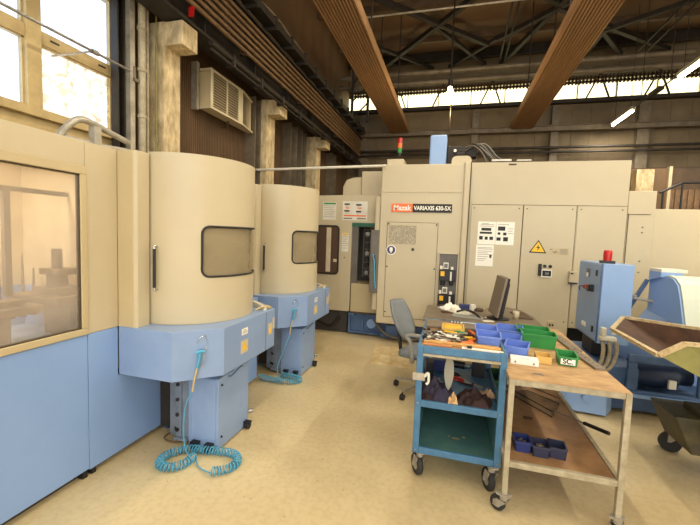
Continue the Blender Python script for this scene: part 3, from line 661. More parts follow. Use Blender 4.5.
# nameplate
np_ = MB().box(-.905, -.592, Y0-.012, Y0, 2.03, 2.155).build('orange_nameplate', 'orange', mc, bevel=.002)
text('Mazak', .112, 'white', np_, (-.748, Y0-.0135, 2.09), bold=.0025, sx=.92)
np2 = MB().box(-.592, -.025, Y0-.012, Y0, 2.03, 2.155).build('black_nameplate', 'ink', mc, bevel=.002)
text('VARIAXIS 630-5X', .084, 'white', np2, (-.308, Y0-.0135, 2.09), bold=.0022, sx=.84)
# recessed gauge bay
b = MB(); 
bay = MB().box(-.165, .095, Y0-.004, Y0+.001, .62, 1.435).build('gauge_bay', 'greydoor', mc)
b = MB(); outline(b, -.175, .105, .61, 1.445, Y0, .012, .03); b.build('bay_frame', 'cream', bay)
for zc in (1.06, .70):
    b = MB(); b.box(-.15, .075, Y0-.07, Y0-.004, zc-.02, zc+.15); b.cyl((-.1, Y0-.05, zc-.08), (-.1, Y0-.05, zc-.02), .035); b.cyl((.02, Y0-.05, zc-.08), (.02, Y0-.05, zc-.02), .03)
    b.build('valve_block', 'black', bay, bevel=.006)
    MB().box(-.10, -.03, Y0-.09, Y0-.07, zc+.16, zc+.25).cyl((-.13, Y0-.06, zc+.15), (-.13, Y0-.06, zc+.2), .02).cyl((.02, Y0-.06, zc+.15), (.02, Y0-.06, zc+.19), .02).build('gauge', 'white', bay)
    MB().box(-.09, -.04, Y0-.095, Y0-.09, zc+.175, zc+.235).build('gauge_face', 'greyink', bay)
    MB().box(-.135, -.08, Y0-.075, Y0-.07, zc+.05, zc+.12).build('yellow_label', 'yellow', bay)
    MB().cyl((.01, Y0-.085, zc-.01), (.01, Y0-.085, zc+.12), .013).build('sight_glass', 'white', bay)
# top parts
MB().box(-1.045, -.785, 5.8, 7.3, 2.735, 2.86).build('top_box', 'cream', mc, bevel=.01)
b = MB().prism(rrect(-.07, .21, 2.6, 2.865, .07), 'y', 5.7, 5.98); b.build('rounded_cover', 'cream', mc)
MB().box(-.405, -.155, 5.85, 6.15, 2.735, 3.22).build('blue_fin', 'blue_cab', mc, bevel=.02)
twr = thing and MB().cyl((-.87, 5.9, 2.86), (-.87, 5.9, 2.93), .012).build('signal_tower', 'black', mc)
MB().cyl((-.87, 5.9, 2.93), (-.87, 5.9, 2.97), .03).build('signal_base', 'black', twr)
for z, m_n in ((2.97, 'green'), (3.045, 'orange'), (3.12, 'red')): MB().cyl((-.87, 5.9, z), (-.87, 5.9, z+.073), .036).build('signal_lens', m_n, twr)
b = MB(); b.box(-.15, .12, 6.1, 6.4, 2.74, 3.1); b.cyl((.0, 6.05, 2.95), (.1, 6.05, 2.95), .06); b.box(.12, .3, 6.2, 6.4, 2.95, 3.1)
b.build('top_motor', 'dark', mc, bevel=.01)
MB().cyl((-.03, 6.04, 3.02), (-.03, 6.08, 3.02), .022).build('motor_plate', 'white', mc)
for k in range(6):
    p_ = [(0+.03*k, 6.15, 3.02+.02*(k % 3)), (.2+.04*k, 6.1, 3.1+.02*(k % 2)), (.35+.05*k, 6.05, 3.0-.02*k), (.45+.07*k, 6.0, 2.80)]
    MB().tube(smoothpath(p_, 7), .014, 6).build('cable', ('greysteel', 'black', 'greyink')[k % 3], mc)
tag(MB().box(.5, .78, 5.95, 6.1, 2.801, 2.86).build('cable_junction', 'offwhite', bevel=.01), 'larger pale junction box on top of the wide electrical cabinet', 'junction box')
tag(MB().box(.85, 1.05, 5.95, 6.05, 2.801, 2.85).build('cable_junction', 'offwhite', bevel=.01), 'smaller pale junction box on top of the wide electrical cabinet', 'junction box')
# left (operator) section
YL = 5.9
b = MB(); b.prism([(-2.6, .38), (-1.60, .38), (-1.60, 2.315), (-2.6, 2.29)], 'y', YL, 7.2); b.build('door_housing', 'cream', mc, bevel=.008)
MB().box(-1.60, -1.165, YL, 7.2, 1.86, 2.315).build('header_panel', 'cream', mc, bevel=.004)
MB().box(-1.58, -1.09, YL+.005, 6.5, .38, .86).build('sill_panel', 'cream_dark', mc, bevel=.004)
MB().box(-1.60, -1.0, YL-.002, YL+.01, .36, .39).build('sill_edge', 'seam', mc)
MB().box(-1.598, -1.168, YL-.004, YL+.06, 1.80, 1.862).build('green_strip', 'darkgreen', mc)
MB().box(-1.60, -1.15, YL+.5, YL+.52, .86, 1.8).build('inner_back', 'interior_dark', mc)
MB().box(-1.598, -1.49, YL+.02, YL+.05, .86, 1.80).build('inner_door_edge', 'greydoor', mc)
b = MB()
for i in range(3): b.box(-1.45+.115*i, -1.435+.115*i, YL+.22, YL+.25, .95, 1.8)
for j in range(8): b.box(-1.45, -1.2, YL+.22, YL+.25, .98+.11*j, .993+.11*j)
b.build('tool_rack', 'greydoor', mc)
for j in range(7):
    for i in range(2): MB().cyl((-1.385+.115*i, YL+.24, 1.03+.11*j), (-1.385+.115*i, YL+.34, 1.03+.11*j), .036, n=12).build('tool_holder', 'steel' if (j+i) % 3 == 0 else 'black', mc)
# open grey control panel on arm
pn = MB().box(-1.205, -1.075, YL-.32, YL-.28, .78, 1.75).build('control_panel', 'greydoor', mc, bevel=.008)
MB().tube([(-1.14, YL-.34, 1.36), (-1.12, YL-.34, 1.2), (-1.12, YL-.34, 1.12)], .012, 8).build('panel_handle', 'black', pn)
MB().tube(smoothpath([(-1.16, YL-.34, 1.38), (-1.13, YL-.35, 1.25), (-1.12, YL-.35, 1.0), (-1.1, YL-.34, .85)], 6), .012, 6).build('air_line', 'aqua', pn)
MB().box(-1.15, -1.1, YL-.28, YL+.0, 1.6, 1.68).build('panel_arm', 'greydoor', pn)
# sliding window of operator door
gd = MB().prism(rrect(-2.2, -1.815, 1.0, 1.8, .06), 'y', YL-.012, YL-.002).build('door_window', 'interior_dark', mc)
MB().prism(rrect(-2.185, -1.83, 1.015, 1.785, .05), 'y', YL-.014, YL-.012).build('window_glass', mat('smoked_glass', (88, 70, 58), .12), gd)
MB().box(-2.03, -1.95, YL-.016, YL-.014, 1.03, 1.77).box(-1.9, -1.84, YL-.016, YL-.014, 1.2, 1.25).build('window_post', 'interior', gd)
b = MB(); pts = [(p[0], YL-.014, p[1]) for p in rrect(-2.2, -1.815, 1.0, 1.8, .06)]; b.tube(pts, .012, 6, closed=True); b.build('window_seal', 'black', gd)
b = MB(); outline(b, -2.08, -1.78, .62, .88, YL, .005, .003); outline(b, -1.82, -1.78, .62, 2.2, YL, .004, .002); b.build('panel_seam', 'cream_dark', mc)
MB().cyl((-1.71, YL-.01, 1.28), (-1.71, YL, 1.28), .012).build('door_knob', 'pipe', mc)
MB().cyl((-2.0, YL-.01, .72), (-2.0, YL, .72), .03).build('cover_cap', 'pipe', mc)
b = MB(); b.prism([(-1.9, 2.31), (-1.9, 2.5), (-1.84, 2.62), (-1.72, 2.66), (-1.06, 2.70), (-1.06, 2.31)], 'y', 6.3, 7.6); b.build('rounded_tank', 'cream', mc, bevel=.02)
MB().box(-1.55, -1.05, 6.25, 7.5, 2.31, 2.755).build('upper_cabinet', 'cream', mc, bevel=.01)
# signs on operator section
def sign(x0, x1, z0, z1, y, lines, parent, name='instruction_sign', m='white', head=None):
    s = MB().box(x0, x1, y-.003, y, z0, z1).build(name, m, parent)
    h_ = z1-z0; w_ = x1-x0
    if head: MB().box(x0+.01, x1-.01, y-.0045, y-.003, z1-h_*.12, z1-h_*.03).build('sign_header', head, s)
    b = MB()
    for i in range(lines):
        z = z1-h_*(.2+.72*i/lines); b.box(x0+w_*.08, x1-w_*(.1+.2*((i*7) % 3)/3), y-.0045, y-.003, z-h_*.018, z)
    b.build('sign_print', 'greyink', s); return s
sign(-2.11, -1.88, 1.90, 2.19, YL, 7, mc, m='offwhite', head='green')
s_ = sign(-1.77, -1.35, 1.90, 2.21, YL, 0, mc, m='offwhite')
b = MB()
for i, (x, z) in enumerate(((-1.70, 2.16), (-1.50, 2.15), (-1.70, 2.05), (-1.50, 2.04))):
    b.box(x-.04, x+.05, YL-.005, YL-.003, z-.01, z+.015); b.bar((x-.02, YL-.004, z-.05), (x+.03, YL-.004, z+.01), .012, .002)
b.build('pictogram', 'ink', s_)
MB().box(-1.75, -1.37, YL-.005, YL-.003, 1.965, 1.985).box(-1.71, -1.66, YL-.006, YL-.004, 2.09, 2.11).box(-1.5, -1.45, YL-.006, YL-.004, 2.09, 2.11).build('red_print', 'orange', s_)
MB().box(-1.75, -1.6, YL-.005, YL-.003, 1.92, 1.94).box(-1.52, -1.37, YL-.005, YL-.003, 1.92, 1.94).build('sign_print', 'greyink', s_)
sign(-1.765, -1.65, 1.38, 1.69, YL, 6, mc, m='offwhite', head='yellow')
# blue base
b = MB(); b.box(-1.62, .1, 5.98, 7.3, .04, .36); b.build('base', 'blue_deep', mc, bevel=.01)
b = MB(); b.box(-1.62, -1.58, 5.93, 5.98, .02, .36); b.box(-1.38, -1.35, 5.93, 5.98, .05, .36); b.box(-1.62, -1.08, 5.92, 5.98, .02, .06); b.box(-1.62, -1.5, 5.9, 5.98, .32, .36)
b.box(-.95, -.5, 5.8, 5.98, .03, .24); b.box(-1.05, -.2, 5.85, 5.95, .02, .08)
b.build('base_rib', 'blue_deep', mc, bevel=.005)
MB().cyl((-1.22, 5.93, .2), (-1.22, 5.98, .2), .075).build('port_cover', 'blue', mc)
MB().tube(smoothpath([(-1.15, 5.8, .3), (-1.05, 5.75, .2), (-.9, 5.72, .1), (-.6, 5.7, .06), (-.3, 5.72, .12)], 7), .018, 7).build('base_hose', 'greysteel', mc)
MB().box(-2.6, -1.65, 5.97, 7.2, .0, .38).build('dark_plinth', 'interior_dark', mc)
MB().tube(smoothpath([(-2.2, 5.9, .2), (-1.9, 5.85, .12), (-1.75, 5.88, .3)], 7), .025, 7).build('drain_hose', 'black', mc)

# pale conduit bridging the hall
tag(MB().cyl((-3.28, 5.5, 2.66), (-1.0, 5.5, 2.70), .02).build('overhead_conduit', 'offwhite'), 'thin pale horizontal conduit running from left wall to the tall machine', 'conduit')

# electrical cabinets
ec = thing('electrical_cabinet', 'wide cream electrical cabinet with yellow voltage triangle, right of the nameplate machine', 'cabinet', (1.2, 6.3, 0))
YE = 5.75
MB().prism([(.216, .30), (1.628, .30), (1.628, .47), (2.225, .47), (2.225, 2.775), (.216, 2.775)], 'y', YE, 6.9).build('cabinet_body', 'cream', ec, bevel=.006)
MB().prism([(.28, 0), (2.2, 0), (2.2, .47), (1.63, .47), (1.63, .30), (.28, .30)], 'y', YE+.12, 6.8).build('dark_plinth', 'black', ec)
for x0_, x1_ in ((.25, .945), (.958, 1.62), (1.636, 2.215)):
    zd = .34 if x0_ < 1.6 else .48
    d = MB().box(x0_, x1_, YE-.012, YE-.001, zd, 2.165).build('cabinet_door', 'cream', ec, bevel=.003)
    for z in (.55, 2.12):
        for xx in (x1_-.05, x0_+.04): MB().cyl((xx, YE-.016, z), (xx, YE-.012, z), .01, n=8).build('door_screw', 'greysteel', d)
MB().box(.25, 2.225, YE-.004, YE, 2.168, 2.174).box(.947, .956, YE-.004, YE, .34, 2.17).box(1.622, 1.627, YE-.004, YE, .34, 2.17).build('door_gap', 'seam', ec)
MB().box(.22, 1.15, YE+.05, 6.8, 2.775, 2.80).box(.72, .82, YE-.004, YE+.04, 2.73, 2.75).build('top_lip', 'seam', ec)
# triangle
ts = MB().prism([(1.06, 1.505), (1.285, 1.50), (1.175, 1.685)], 'y', YE-.016, YE-.012).build('voltage_sign', 'ink', ec)
MB().prism([(1.083, 1.519), (1.262, 1.515), (1.174, 1.662)], 'y', YE-.018, YE-.016).build('triangle_face', 'yellow', ts)
MB().prism([(1.185, 1.62), (1.15, 1.575), (1.175, 1.575), (1.16, 1.53), (1.20, 1.585), (1.175, 1.587)], 'y', YE-.0195, YE-.018).build('lightning_bolt', 'ink', ts)
sg = MB().box(1.32, 1.57, YE-.014, YE-.012, 1.485, 1.585).build('rating_plate', 'cream_dark', ec)
b = MB(); b.bar((1.38, YE-.015, 1.50), (1.41, YE-.015, 1.56), .012, .002); b.box(1.33, 1.36, YE-.016, YE-.014, 1.555, 1.565); b.box(1.36, 1.43, YE-.016, YE-.014, 1.52, 1.53)
for k in range(5): b.box(1.45, 1.55, YE-.016, YE-.014, 1.5+.016*k, 1.505+.016*k)
b.build('plate_print', 'greyink', sg)
sw = MB().box(1.195, 1.235, YE-.04, YE-.012, 1.18, 1.35).box(1.25, 1.365, YE-.03, YE-.012, 1.18, 1.26).build('main_switch', 'black', ec, bevel=.004)
MB().box(1.24, 1.37, YE-.028, YE-.012, 1.165, 1.18).box(1.24, 1.25, YE-.028, YE-.012, 1.18, 1.26).box(1.24, 1.365, YE-.035, YE-.012, 1.26, 1.275).box(1.36, 1.37, YE-.035, YE-.012, 1.18, 1.26).build('switch_plate', 'white', sw)
for x in (1.275, 1.345): MB().cyl((x, YE-.035, 1.32), (x, YE-.012, 1.32), .022).build('push_button', 'black', sw)
MB().box(1.285, 1.33, YE-.04, YE-.03, 1.20, 1.235).build('switch_key', 'greyink', sw)
jb = MB().box(1.585, 1.70, YE-.06, YE-.012, 1.115, 1.27).build('socket_box', 'cream', ec, bevel=.004)
MB().box(1.595, 1.63, YE-.064, YE-.06, 1.23, 1.25).box(1.585, 1.69, YE-.06, YE-.02, 1.10, 1.117).build('socket_print', 'black', jb)
ob = MB().box(1.37, 1.46, YE-.03, YE-.012, .42, .55).build('outlet', 'cream_dark', ec, bevel=.003)
MB().box(1.385, 1.405, YE-.034, YE-.03, .48, .51).box(1.42, 1.44, YE-.034, YE-.03, .48, .51).box(1.34, 1.5, YE-.032, YE-.02, .40, .425).build('outlet_hole', 'black', ob)
# papers on the door
def poster(x0, x1, z0, z1, lab, blocks, heads=()):
    p_ = thing('notice_sheet', lab, 'notice', ((x0+x1)/2, YE-.014, z0))
    MB().box(x0, x1, YE-.0145, YE-.0125, z0, z1).build('paper', 'white', p_)
    b = MB(); w_ = x1-x0; h_ = z1-z0
    for (u0, u1, v0, v1) in blocks: b.box(x0+w_*u0, x0+w_*u1, YE-.0155, YE-.0145, z0+h_*v0, z0+h_*v1)
    b.build('photo_print', 'ink', p_)
    b = MB()
    for (u0, u1, v) in heads: b.box(x0+w_*u0, x0+w_*u1, YE-.0155, YE-.0145, z0+h_*v, z0+h_*(v+.018))
    b.build('text_print', 'greyink', p_)
poster(.355, .60, 1.595, 1.925, 'white notice sheet with dark pictures, upper left of three on the cabinet door', [(.2, .75, .6, .72), (.12, .8, .46, .55), (.1, .3, .2, .36), (.42, .58, .2, .34), (.68, .88, .2, .34)], [(.15, .9, .86), (.1, .9, .79), (.2, .6, .9)])
poster(.605, .85, 1.595, 1.925, 'white notice sheet with bluish pictures, upper right of three on the cabinet door', [(.1, .5, .62, .8), (.1, .25, .44, .54), (.4, .58, .42, .54), (.05, .28, .18, .32), (.42, .68, .16, .34)], [(.1, .7, .88), (.65, .95, .7), (.65, .9, .6), (.65, .95, .5)])
poster(.345, .59, 1.275, 1.585, 'white notice sheet with small print, lowest of three on the cabinet door', [(.78, .9, .4, .55)], [(.1, .9, .86), (.1, .95, .8), (.1, .9, .7), (.1, .7, .62), (.1, .95, .54), (.1, .7, .44), (.1, .6, .34), (.1, .5, .26)])
# lower right cabinets
sc = thing('side_cabinet', 'lower cream cabinet stepping down at the right end of the machines', 'cabinet', (2.7, 6.3, 0))
MB().box(2.235, 2.55, YE+.02, 6.9, 0, 2.375).build('tall_part', 'cream', sc, bevel=.006)
MB().box(2.235, 4.2, YE+.04, 6.9, 0, 2.145).build('low_part', 'cream', sc, bevel=.006)
b = MB(); b.box(2.235, 2.5, YE+.012, YE+.02, 2.066, 2.072); b.box(2.245, 2.252, YE+.012, YE+.02, .3, 2.07); b.build('door_gap', 'seam', sc)
for z in (1.9, 1.83, 1.3, 1.45): MB().cyl((2.42, YE+.012, z), (2.42, YE+.02, z), .01, n=8).build('door_screw', 'greysteel', sc)

# stuff behind, right
tag(MB().box(3.15, 3.42, 7.9, 8.1, 0, 3.03).build('concrete_pillar', 'concrete'), 'pale square pillar standing behind the lower cream cabinet', 'pillar')
r = thing('partition', 'brown sheet metal partition wall behind the lower cream cabinet', 'partition', (3.5, 8.3, 0))
MB().box(2.6, 3.78, 8.25, 8.3, 0, 3.1).build('partition_panel', 'wallbrown', r)
MB().box(3.78, 3.83, 8.2, 8.3, 0, 3.13).build('partition_edge', 'cream', r)
b = MB()
for i in range(22): b.box(3.84+i*.1, 3.89+i*.1, 8.27, 8.3, 0, 2.72)
b.box(3.83, 6.2, 8.3, 8.32, 0, 2.72); b.build('ribbed_panel', 'pipe', r)
tag(MB().box(3.99, 4.08, 9.0, 9.01, 3.0, 3.16).build('wall_notice', 'white'), 'tiny white notice far behind the black handrail', 'notice')
tag(MB().box(3.5, 6.5, 9.02, 9.08, 0, 3.25).build('rear_partition', 'brownsteel'), 'dark brown partition behind the black handrail', 'partition')
r = thing('handrail', 'black handrail rising behind the lower cream cabinet at the right edge', 'railing', (4, 7.9, 0))
MB().tube([(3.55, 7.95, 2.62), (3.88, 7.95, 2.80), (6.0, 7.95, 2.80)], .022, 8).build('rail', 'black', r)
for x in (3.6, 3.88, 4.6, 5.3): MB().cyl((x, 7.95, 0), (x, 7.95, 2.79 if x > 3.8 else 2.64), .016, n=8).build('rail_post', 'black', r)

# ============================================================ CHIP CONVEYOR + CONTROL CABINET + SKIP
cb = thing('control_cabinet', 'light blue control cabinet with red beacon behind the wooden workbench', 'cabinet', (1.6, 4.5, 0))
MB().box(1.46, 1.73, 4.19, 4.86, .66, 1.462).build('cabinet_body', 'blue_cab', cb, bevel=.006)
MB().box(1.448, 1.4595, 4.215, 4.85, .68, 1.45).build('cabinet_door', 'blue_cab', cb, bevel=.003)
MB().box(1.73, 1.742, 4.25, 4.85, .68, 1.462).build('door_lip', 'blue', cb, bevel=.002)
MB().box(1.448, 1.4605, 4.198, 4.207, .66, 1.46).build('door_gap', 'blue_deep', cb)
d_ = MB().box(1.437, 1.448, 4.50, 4.58, 1.30, 1.39).build('meter', 'greyink', cb, bevel=.003)
MB().box(1.434, 1.437, 4.51, 4.57, 1.30, 1.345).build('meter_window', 'white', d_)
for z in (1.36, .78): MB().box(1.438, 1.448, 4.29, 4.32, z-.03, z+.03).build('latch', 'black', cb)
b = MB(); b.cyl((1.40, 4.40, 1.19), (1.448, 4.40, 1.19), .032); b.box(1.42, 1.448, 4.36, 4.42, 1.16, 1.23); b.build('rotary_switch', 'black', cb)
b = MB(); b.cyl((1.42, 4.52, 1.19), (1.448, 4.52, 1.19), .026); b.cyl((1.425, 4.60, 1.185), (1.448, 4.60, 1.185), .02); b.build('red_button', 'red', cb)
MB().tube(smoothpath([(1.42, 4.55, 1.19), (1.41, 4.62, 1.19), (1.41, 4.68, 1.17), (1.42, 4.69, 1.13)], 5), .005, 6).build('button_guard', 'black', cb)
MB().box(1.44, 1.448, 4.5, 4.62, .76, .80).build('name_tag', 'white', cb)
bc = MB().box(1.49, 1.60, 4.30, 4.40, 1.462, 1.49).build('beacon', 'black', cb)
MB().lathe([(.037, 1.49), (.040, 1.55), (.036, 1.595), (.0, 1.60)], (1.545, 4.35, 0)).build('beacon_lens', 'red', bc)
MB().box(1.52, 1.70, 4.5, 4.8, .46, .66).build('cabinet_stand', 'black', cb)
cv = thing('chip_conveyor', 'blue chip conveyor with pale hood behind the wheeled skip at the right edge', 'conveyor', (2.2, 4.6, 0))
b = MB(); b.box(1.38, 3.0, 4.42, 5.2, .03, .2); b.box(1.38, 3.0, 4.16, 4.4, .03, .20); b.box(1.38, 1.84, 4.18, 5.1, .2, .45)
b.build('tank', 'blue_deep', cv, bevel=.01)
fr = MB(); yk0, yk1 = 4.12, 4.17
fr.box(1.72, 2.42, yk0, yk1, .20, .245); fr.box(1.72, 2.42, yk0, yk1, .52, .60); fr.box(1.72, 1.80, yk0, yk1, .245, .52); fr.box(2.3, 2.42, yk0, yk1, .245, .52)
fr.build('motor_guard', 'blue_deep', cv, bevel=.012)
MB().cyl((1.84, 4.36, .37), (2.2, 4.36, .37), .14, n=28).cyl((2.2, 4.36, .37), (2.34, 4.36, .37), .09).build('drive_motor', mat('dark_blue_motor', (36, 52, 82), .4), cv)
MB().box(2.1, 2.16, 4.19, 4.22, .28, .36).build('motor_label', 'white', cv)
MB().box(1.38, 2.9, 4.06, 4.14, .195, .215).build('ledge', 'blue_cab', cv, bevel=.004)
MB().prism([(1.76, .20), (3.2, .20), (3.2, 1.2), (2.45, 1.2), (2.15, .72), (1.76, .62)], 'y', 4.62, 5.15).build('inclined_body', 'blue', cv, bevel=.01)
hp = [(4.60, .975), (4.60, 1.30), (4.30, 1.365), (4.18, 1.35), (4.10, 1.30), (4.04, 1.17), (3.985, 1.02), (3.95, .925)]
MB().prism(hp, 'x', 2.04, 2.055).build('hood_end_plate', 'blue_cab', cv)
hd = MB(); hd.prism([(y-.012 if y < 4.5 else y, z+.012) for y, z in hp], 'x', 2.056, 3.1); hd.build('hood', 'hood', cv)
MB().box(2.02, 2.24, 4.35, 4.58, 1.40, 1.43).build('hood_lid', 'offwhite', cv, bevel=.003)
MB().prism([(4.58, 1.40), (4.58, 1.30), (4.35, 1.35), (4.35, 1.40)], 'x', 2.02, 2.2).build('lid_support', 'blue_cab', cv)
b = MB(); b.bar((1.86, 4.62, .93), (2.02, 4.60, 1.30), .05, .03); b.build('lift_strut', 'blue_deep', cv)
MB().cyl((1.9, 4.56, 1.10), (2.06, 4.50, 1.08), .014).cyl((1.9, 4.56, 1.09), (1.9, 4.56, 1.13), .02).build('strut_pin', 'lightsteel', cv)
# hoses by cabinet
for k in range(3):
    p_ = [(1.45+.05*k, 4.05-.02*k, .74), (1.46+.055*k, 4.02, .64), (1.44+.05*k, 4.02, .5), (1.36+.04*k, 4.03, .40), (1.26, 4.05+.04*k, .33)]
    tag(MB().tube(smoothpath(p_, 8), .018, 8).build('conduit_hose', 'tablelegs'), 'beige corrugated hose curving down beside the blue cabinet, ' + ['leftmost', 'middle', 'rightmost'][k] + ' of three', 'hose')
tag(MB().box(1.42, 1.56, 4.0, 4.07, .735, .775).box(1.43, 1.47, 4.0, 4.06, .775, .86).cyl((1.54, 4.03, .80), (1.54, 4.03, .83), .02).build('hose_manifold', 'offwhite', bevel=.01), 'pale hose manifold at the lower corner of the blue cabinet', 'fitting')

sk = thing('wheeled_skip', 'olive wheeled tipping skip with rusty brown inside at the right edge', 'skip', (1.9, 3.2, 0))
rim = [(1.235, 2.60, 1.0), (1.235, 3.27, 1.0), (1.54, 3.87, 1.0), (1.95, 3.62, 1.0), (2.6, 3.3, 1.0), (2.6, 2.62, 1.09), (1.37, 2.62, 1.08)]
bot = [(2.1, 2.72, .57), (2.1, 3.1, .57), (2.15, 3.35, .56), (2.25, 3.3, .54), (2.45, 3.2, .5), (2.45, 2.74, .5), (2.14, 2.72, .565)]
def shell(rim, bot, th=.012):
    n = len(rim); c = Vector((sum(p[0] for p in rim)/n, sum(p[1] for p in rim)/n, 0)); b = MB()
    def ins(p, z=0): v = Vector(p); d = (c-Vector((v.x, v.y, 0))).normalized()*th; return (v.x+d.x, v.y+d.y, v.z+z)
    ro, bo = rim, bot; ri = [ins(p) for p in rim]; bi = [ins(p, th) for p in bot]
    vs = list(ro)+list(bo)+ri+bi
    fo = [(i, (i+1) % n, (i+1) % n+n, i+n) for i in range(n)]
    return vs, n
vs, n = shell(rim, bot)
b = MB(); b.add(vs[:2*n], [(i, (i+1) % n, (i+1) % n+n, i+n) for i in range(n)]+[tuple(range(n, 2*n))]); b.build('skip_body', 'olive', sk)
b = MB(); b.add(vs[2*n:], [(i, (i+1) % n, (i+1) % n+n, i+n) for i in range(n)]+[tuple(range(n, 2*n))]); b.build('skip_lining', 'rust', sk)
b = MB()
for i in range(n):
    b.bar(rim[i], rim[(i+1) % n], .03, .022)
b.build('skip_rim', 'rimcream', sk)
MB().box(1.75, 2.5, 2.78, 3.3, .36, .50).prism([(1.58, .46), (1.70, .2), (2.5, .2), (2.5, .46)], 'y', 3.05, 3.4).build('chassis', 'olive_dark', sk, bevel=.01)
for x, y in ((1.80, 3.5), (2.3, 2.9), (2.3, 3.36)):
    wl = MB().cyl((x-.02, y-.025, .075), (x+.02, y+.025, .075), .075, n=24).build('wheel', 'rubber', sk)
    MB().bar((x, y, .09), (x-.02, y-.08, .3), .05, .07).build('wheel_fork', 'lightsteel', sk)
MB().box(1.78, 1.86, 3.02, 3.05, .14, .26).build('chassis_tag', 'cream', sk)

# ============================================================ TROLLEYS / BENCH
def caster(root, x, y, r=.06, top=.18, ang=.4, name='caster'):
    T = Matrix.Translation((x, y, 0)) @ Matrix.Rotation(ang, 4, 'Z')
    c_ = MB(T).box(-.03, .03, -.035, .035, top-.012, top).cyl((0, 0, top-.04), (0, 0, top-.012), .022).prism([(-.03, top-.04), (.03, top-.04), (.055, r-.01), (.015, r-.01)], 'x', -.03, -.024).prism([(-.03, top-.04), (.03, top-.04), (.055, r-.01), (.015, r-.01)], 'x', .024, .03).build(name, 'lightsteel', root)
    MB(T).lathe([(r*.55, -.018), (r*.9, -.018), (r, -.01), (r, .01), (r*.9, .018), (r*.55, .018), (r*.55, -.018)], (0, .035, r), 28, 'x').build('wheel', 'rubber', c_)
    MB(T).cyl((-.016, .035, r), (.016, .035, r), r*.56).cyl((-.034, .035, r), (.034, .035, r), .01).build('wheel_hub', 'lightsteel', c_)
X0, X1, TY0, TY1 = -.185, .38, 2.47, 3.36
tr = thing('tool_trolley', 'blue steel tool trolley on casters loaded with tools and rags', 'trolley', (.1, 2.9, 0))
for x in (X0, X1-.042):
    for y in (TY0, TY1-.042): MB().box(x, x+.042, y, y+.042, .187, .936).build('leg', 'blue_trolley', tr, bevel=.004)
for z, h_, nm in ((.187, .045, 'bottom_tray'), (.515, .045, 'middle_tray'), (.885, .05, 'top_tray')):
    b = MB(); b.box(X0+.02, X1-.02, TY0+.02, TY1-.02, z+.008, z+.014)
    b.box(X0+.042, X1-.042, TY0, TY0+.02, z, z+h_); b.box(X0+.042, X1-.042, TY1-.02, TY1, z, z+h_)
    b.box(X0, X0+.02, TY0+.042, TY1-.042, z, z+h_); b.box(X1-.02, X1, TY0+.042, TY1-.042, z, z+h_)
    b.build(nm, 'blue_trolley', tr, bevel=.003)
MB().box(X0+.04, X1-.04, TY0-.006, TY0+.01, .868, .884).build('front_lip', 'tablelegs', tr)
MB().box(X0+.02, X1-.02, TY0+.02, TY1-.02, .90, .925).build('top_board', 'wood2', tr)
MB().box(X0+.03, X0+.033, TY0+.05, TY1-.05, .202, .5).box(X0+.03, X1-.03, TY1-.03, TY1-.027, .202, .5).box(X1-.033, X1-.03, TY0+.05, TY1-.05, .202, .5).box(X0+.03, X1-.03, TY0+.03, TY1-.03, .2015, .204).build('lower_cladding', 'teal_dark', tr)
for x in (X0+.021, X1-.021):
    for z in (.54, .21): MB().cyl((x, TY0-.003, z), (x, TY0, z), .006, n=8).build('bolt', 'steel', tr)
for x, y, a in ((X0+.05, TY0+.04, .5), (X1-.05, TY0+.02, .35), (X0+.05, TY1-.05, 1), (X1-.05, TY1-.05, 2)): caster(tr, x, y, .072, .187, a)

wt = thing('workbench', 'wood topped steel workbench on casters with lower shelf, right foreground', 'workbench', (.68, 3.0, 0))
BX0, BX1, BY0, BY1 = .372, 1.0, 2.31, 3.80
MB().box(BX0+.001, BX1-.001, BY0+.001, BY1, .8405, .845).build('top_board', 'wood', wt, bevel=.002)
b = MB()
for z, x1 in ((.805, BX1), (.30, BX1)):
    b.box(BX0+.032, x1-.032, BY0+.002, BY0+.03, z, z+.035); b.box(BX0+.032, x1-.032, BY1-.03, BY1-.002, z, z+.035); b.box(BX0+.002, BX0+.03, BY0+.032, BY1-.032, z, z+.035); b.box(x1-.03, x1-.002, BY0+.032, BY1-.032, z, z+.035)
b.build('frame', 'tablelegs', wt, bevel=.003)
MB().box(BX0+.03, BX1-.035, BY0+.03, BY1-.03, .318, .332).build('shelf_board', 'wood2', wt, bevel=.002)
for x in (BX0, BX1-.032):
    for y in (BY0, BY1-.032): MB().box(x, x+.032, y, y+.032, .12, .84).build('leg', 'tablelegs', wt, bevel=.003)
for x, y, a in ((BX0+.015, BY0+.015, .9), (BX1-.015, BY0+.015, -.6), (BX0+.015, BY1-.015, 1), (BX1-.015, BY1-.015, 2)): caster(wt, x, y, .047, .125, a)

# desk
dk = thing('desk', 'grey brown office desk behind the tool trolley carrying the monitor', 'desk', (.3, 4.6, 0))
pts = [(-.27, 4.18), (.93, 4.18), (1.0, 4.35), (1.0, 4.85), (.93, 5.25), (.75, 5.42), (.6, 5.42), (.45, 5.08), (-.27, 5.08)]
MB().prism(pts, 'z', .72, .75).build('desktop', 'desk', dk, bevel=.004)
for x, y in ((-.2, 4.25), (-.2, 5.0), (.9, 4.25), (.8, 5.15)): MB().box(x-.025, x+.025, y-.025, y+.025, 0, .72).build('leg', 'tablelegs', dk)
MB().box(-.1, .8, 5.0, 5.02, .25, .72).build('modesty_panel', 'desk', dk)
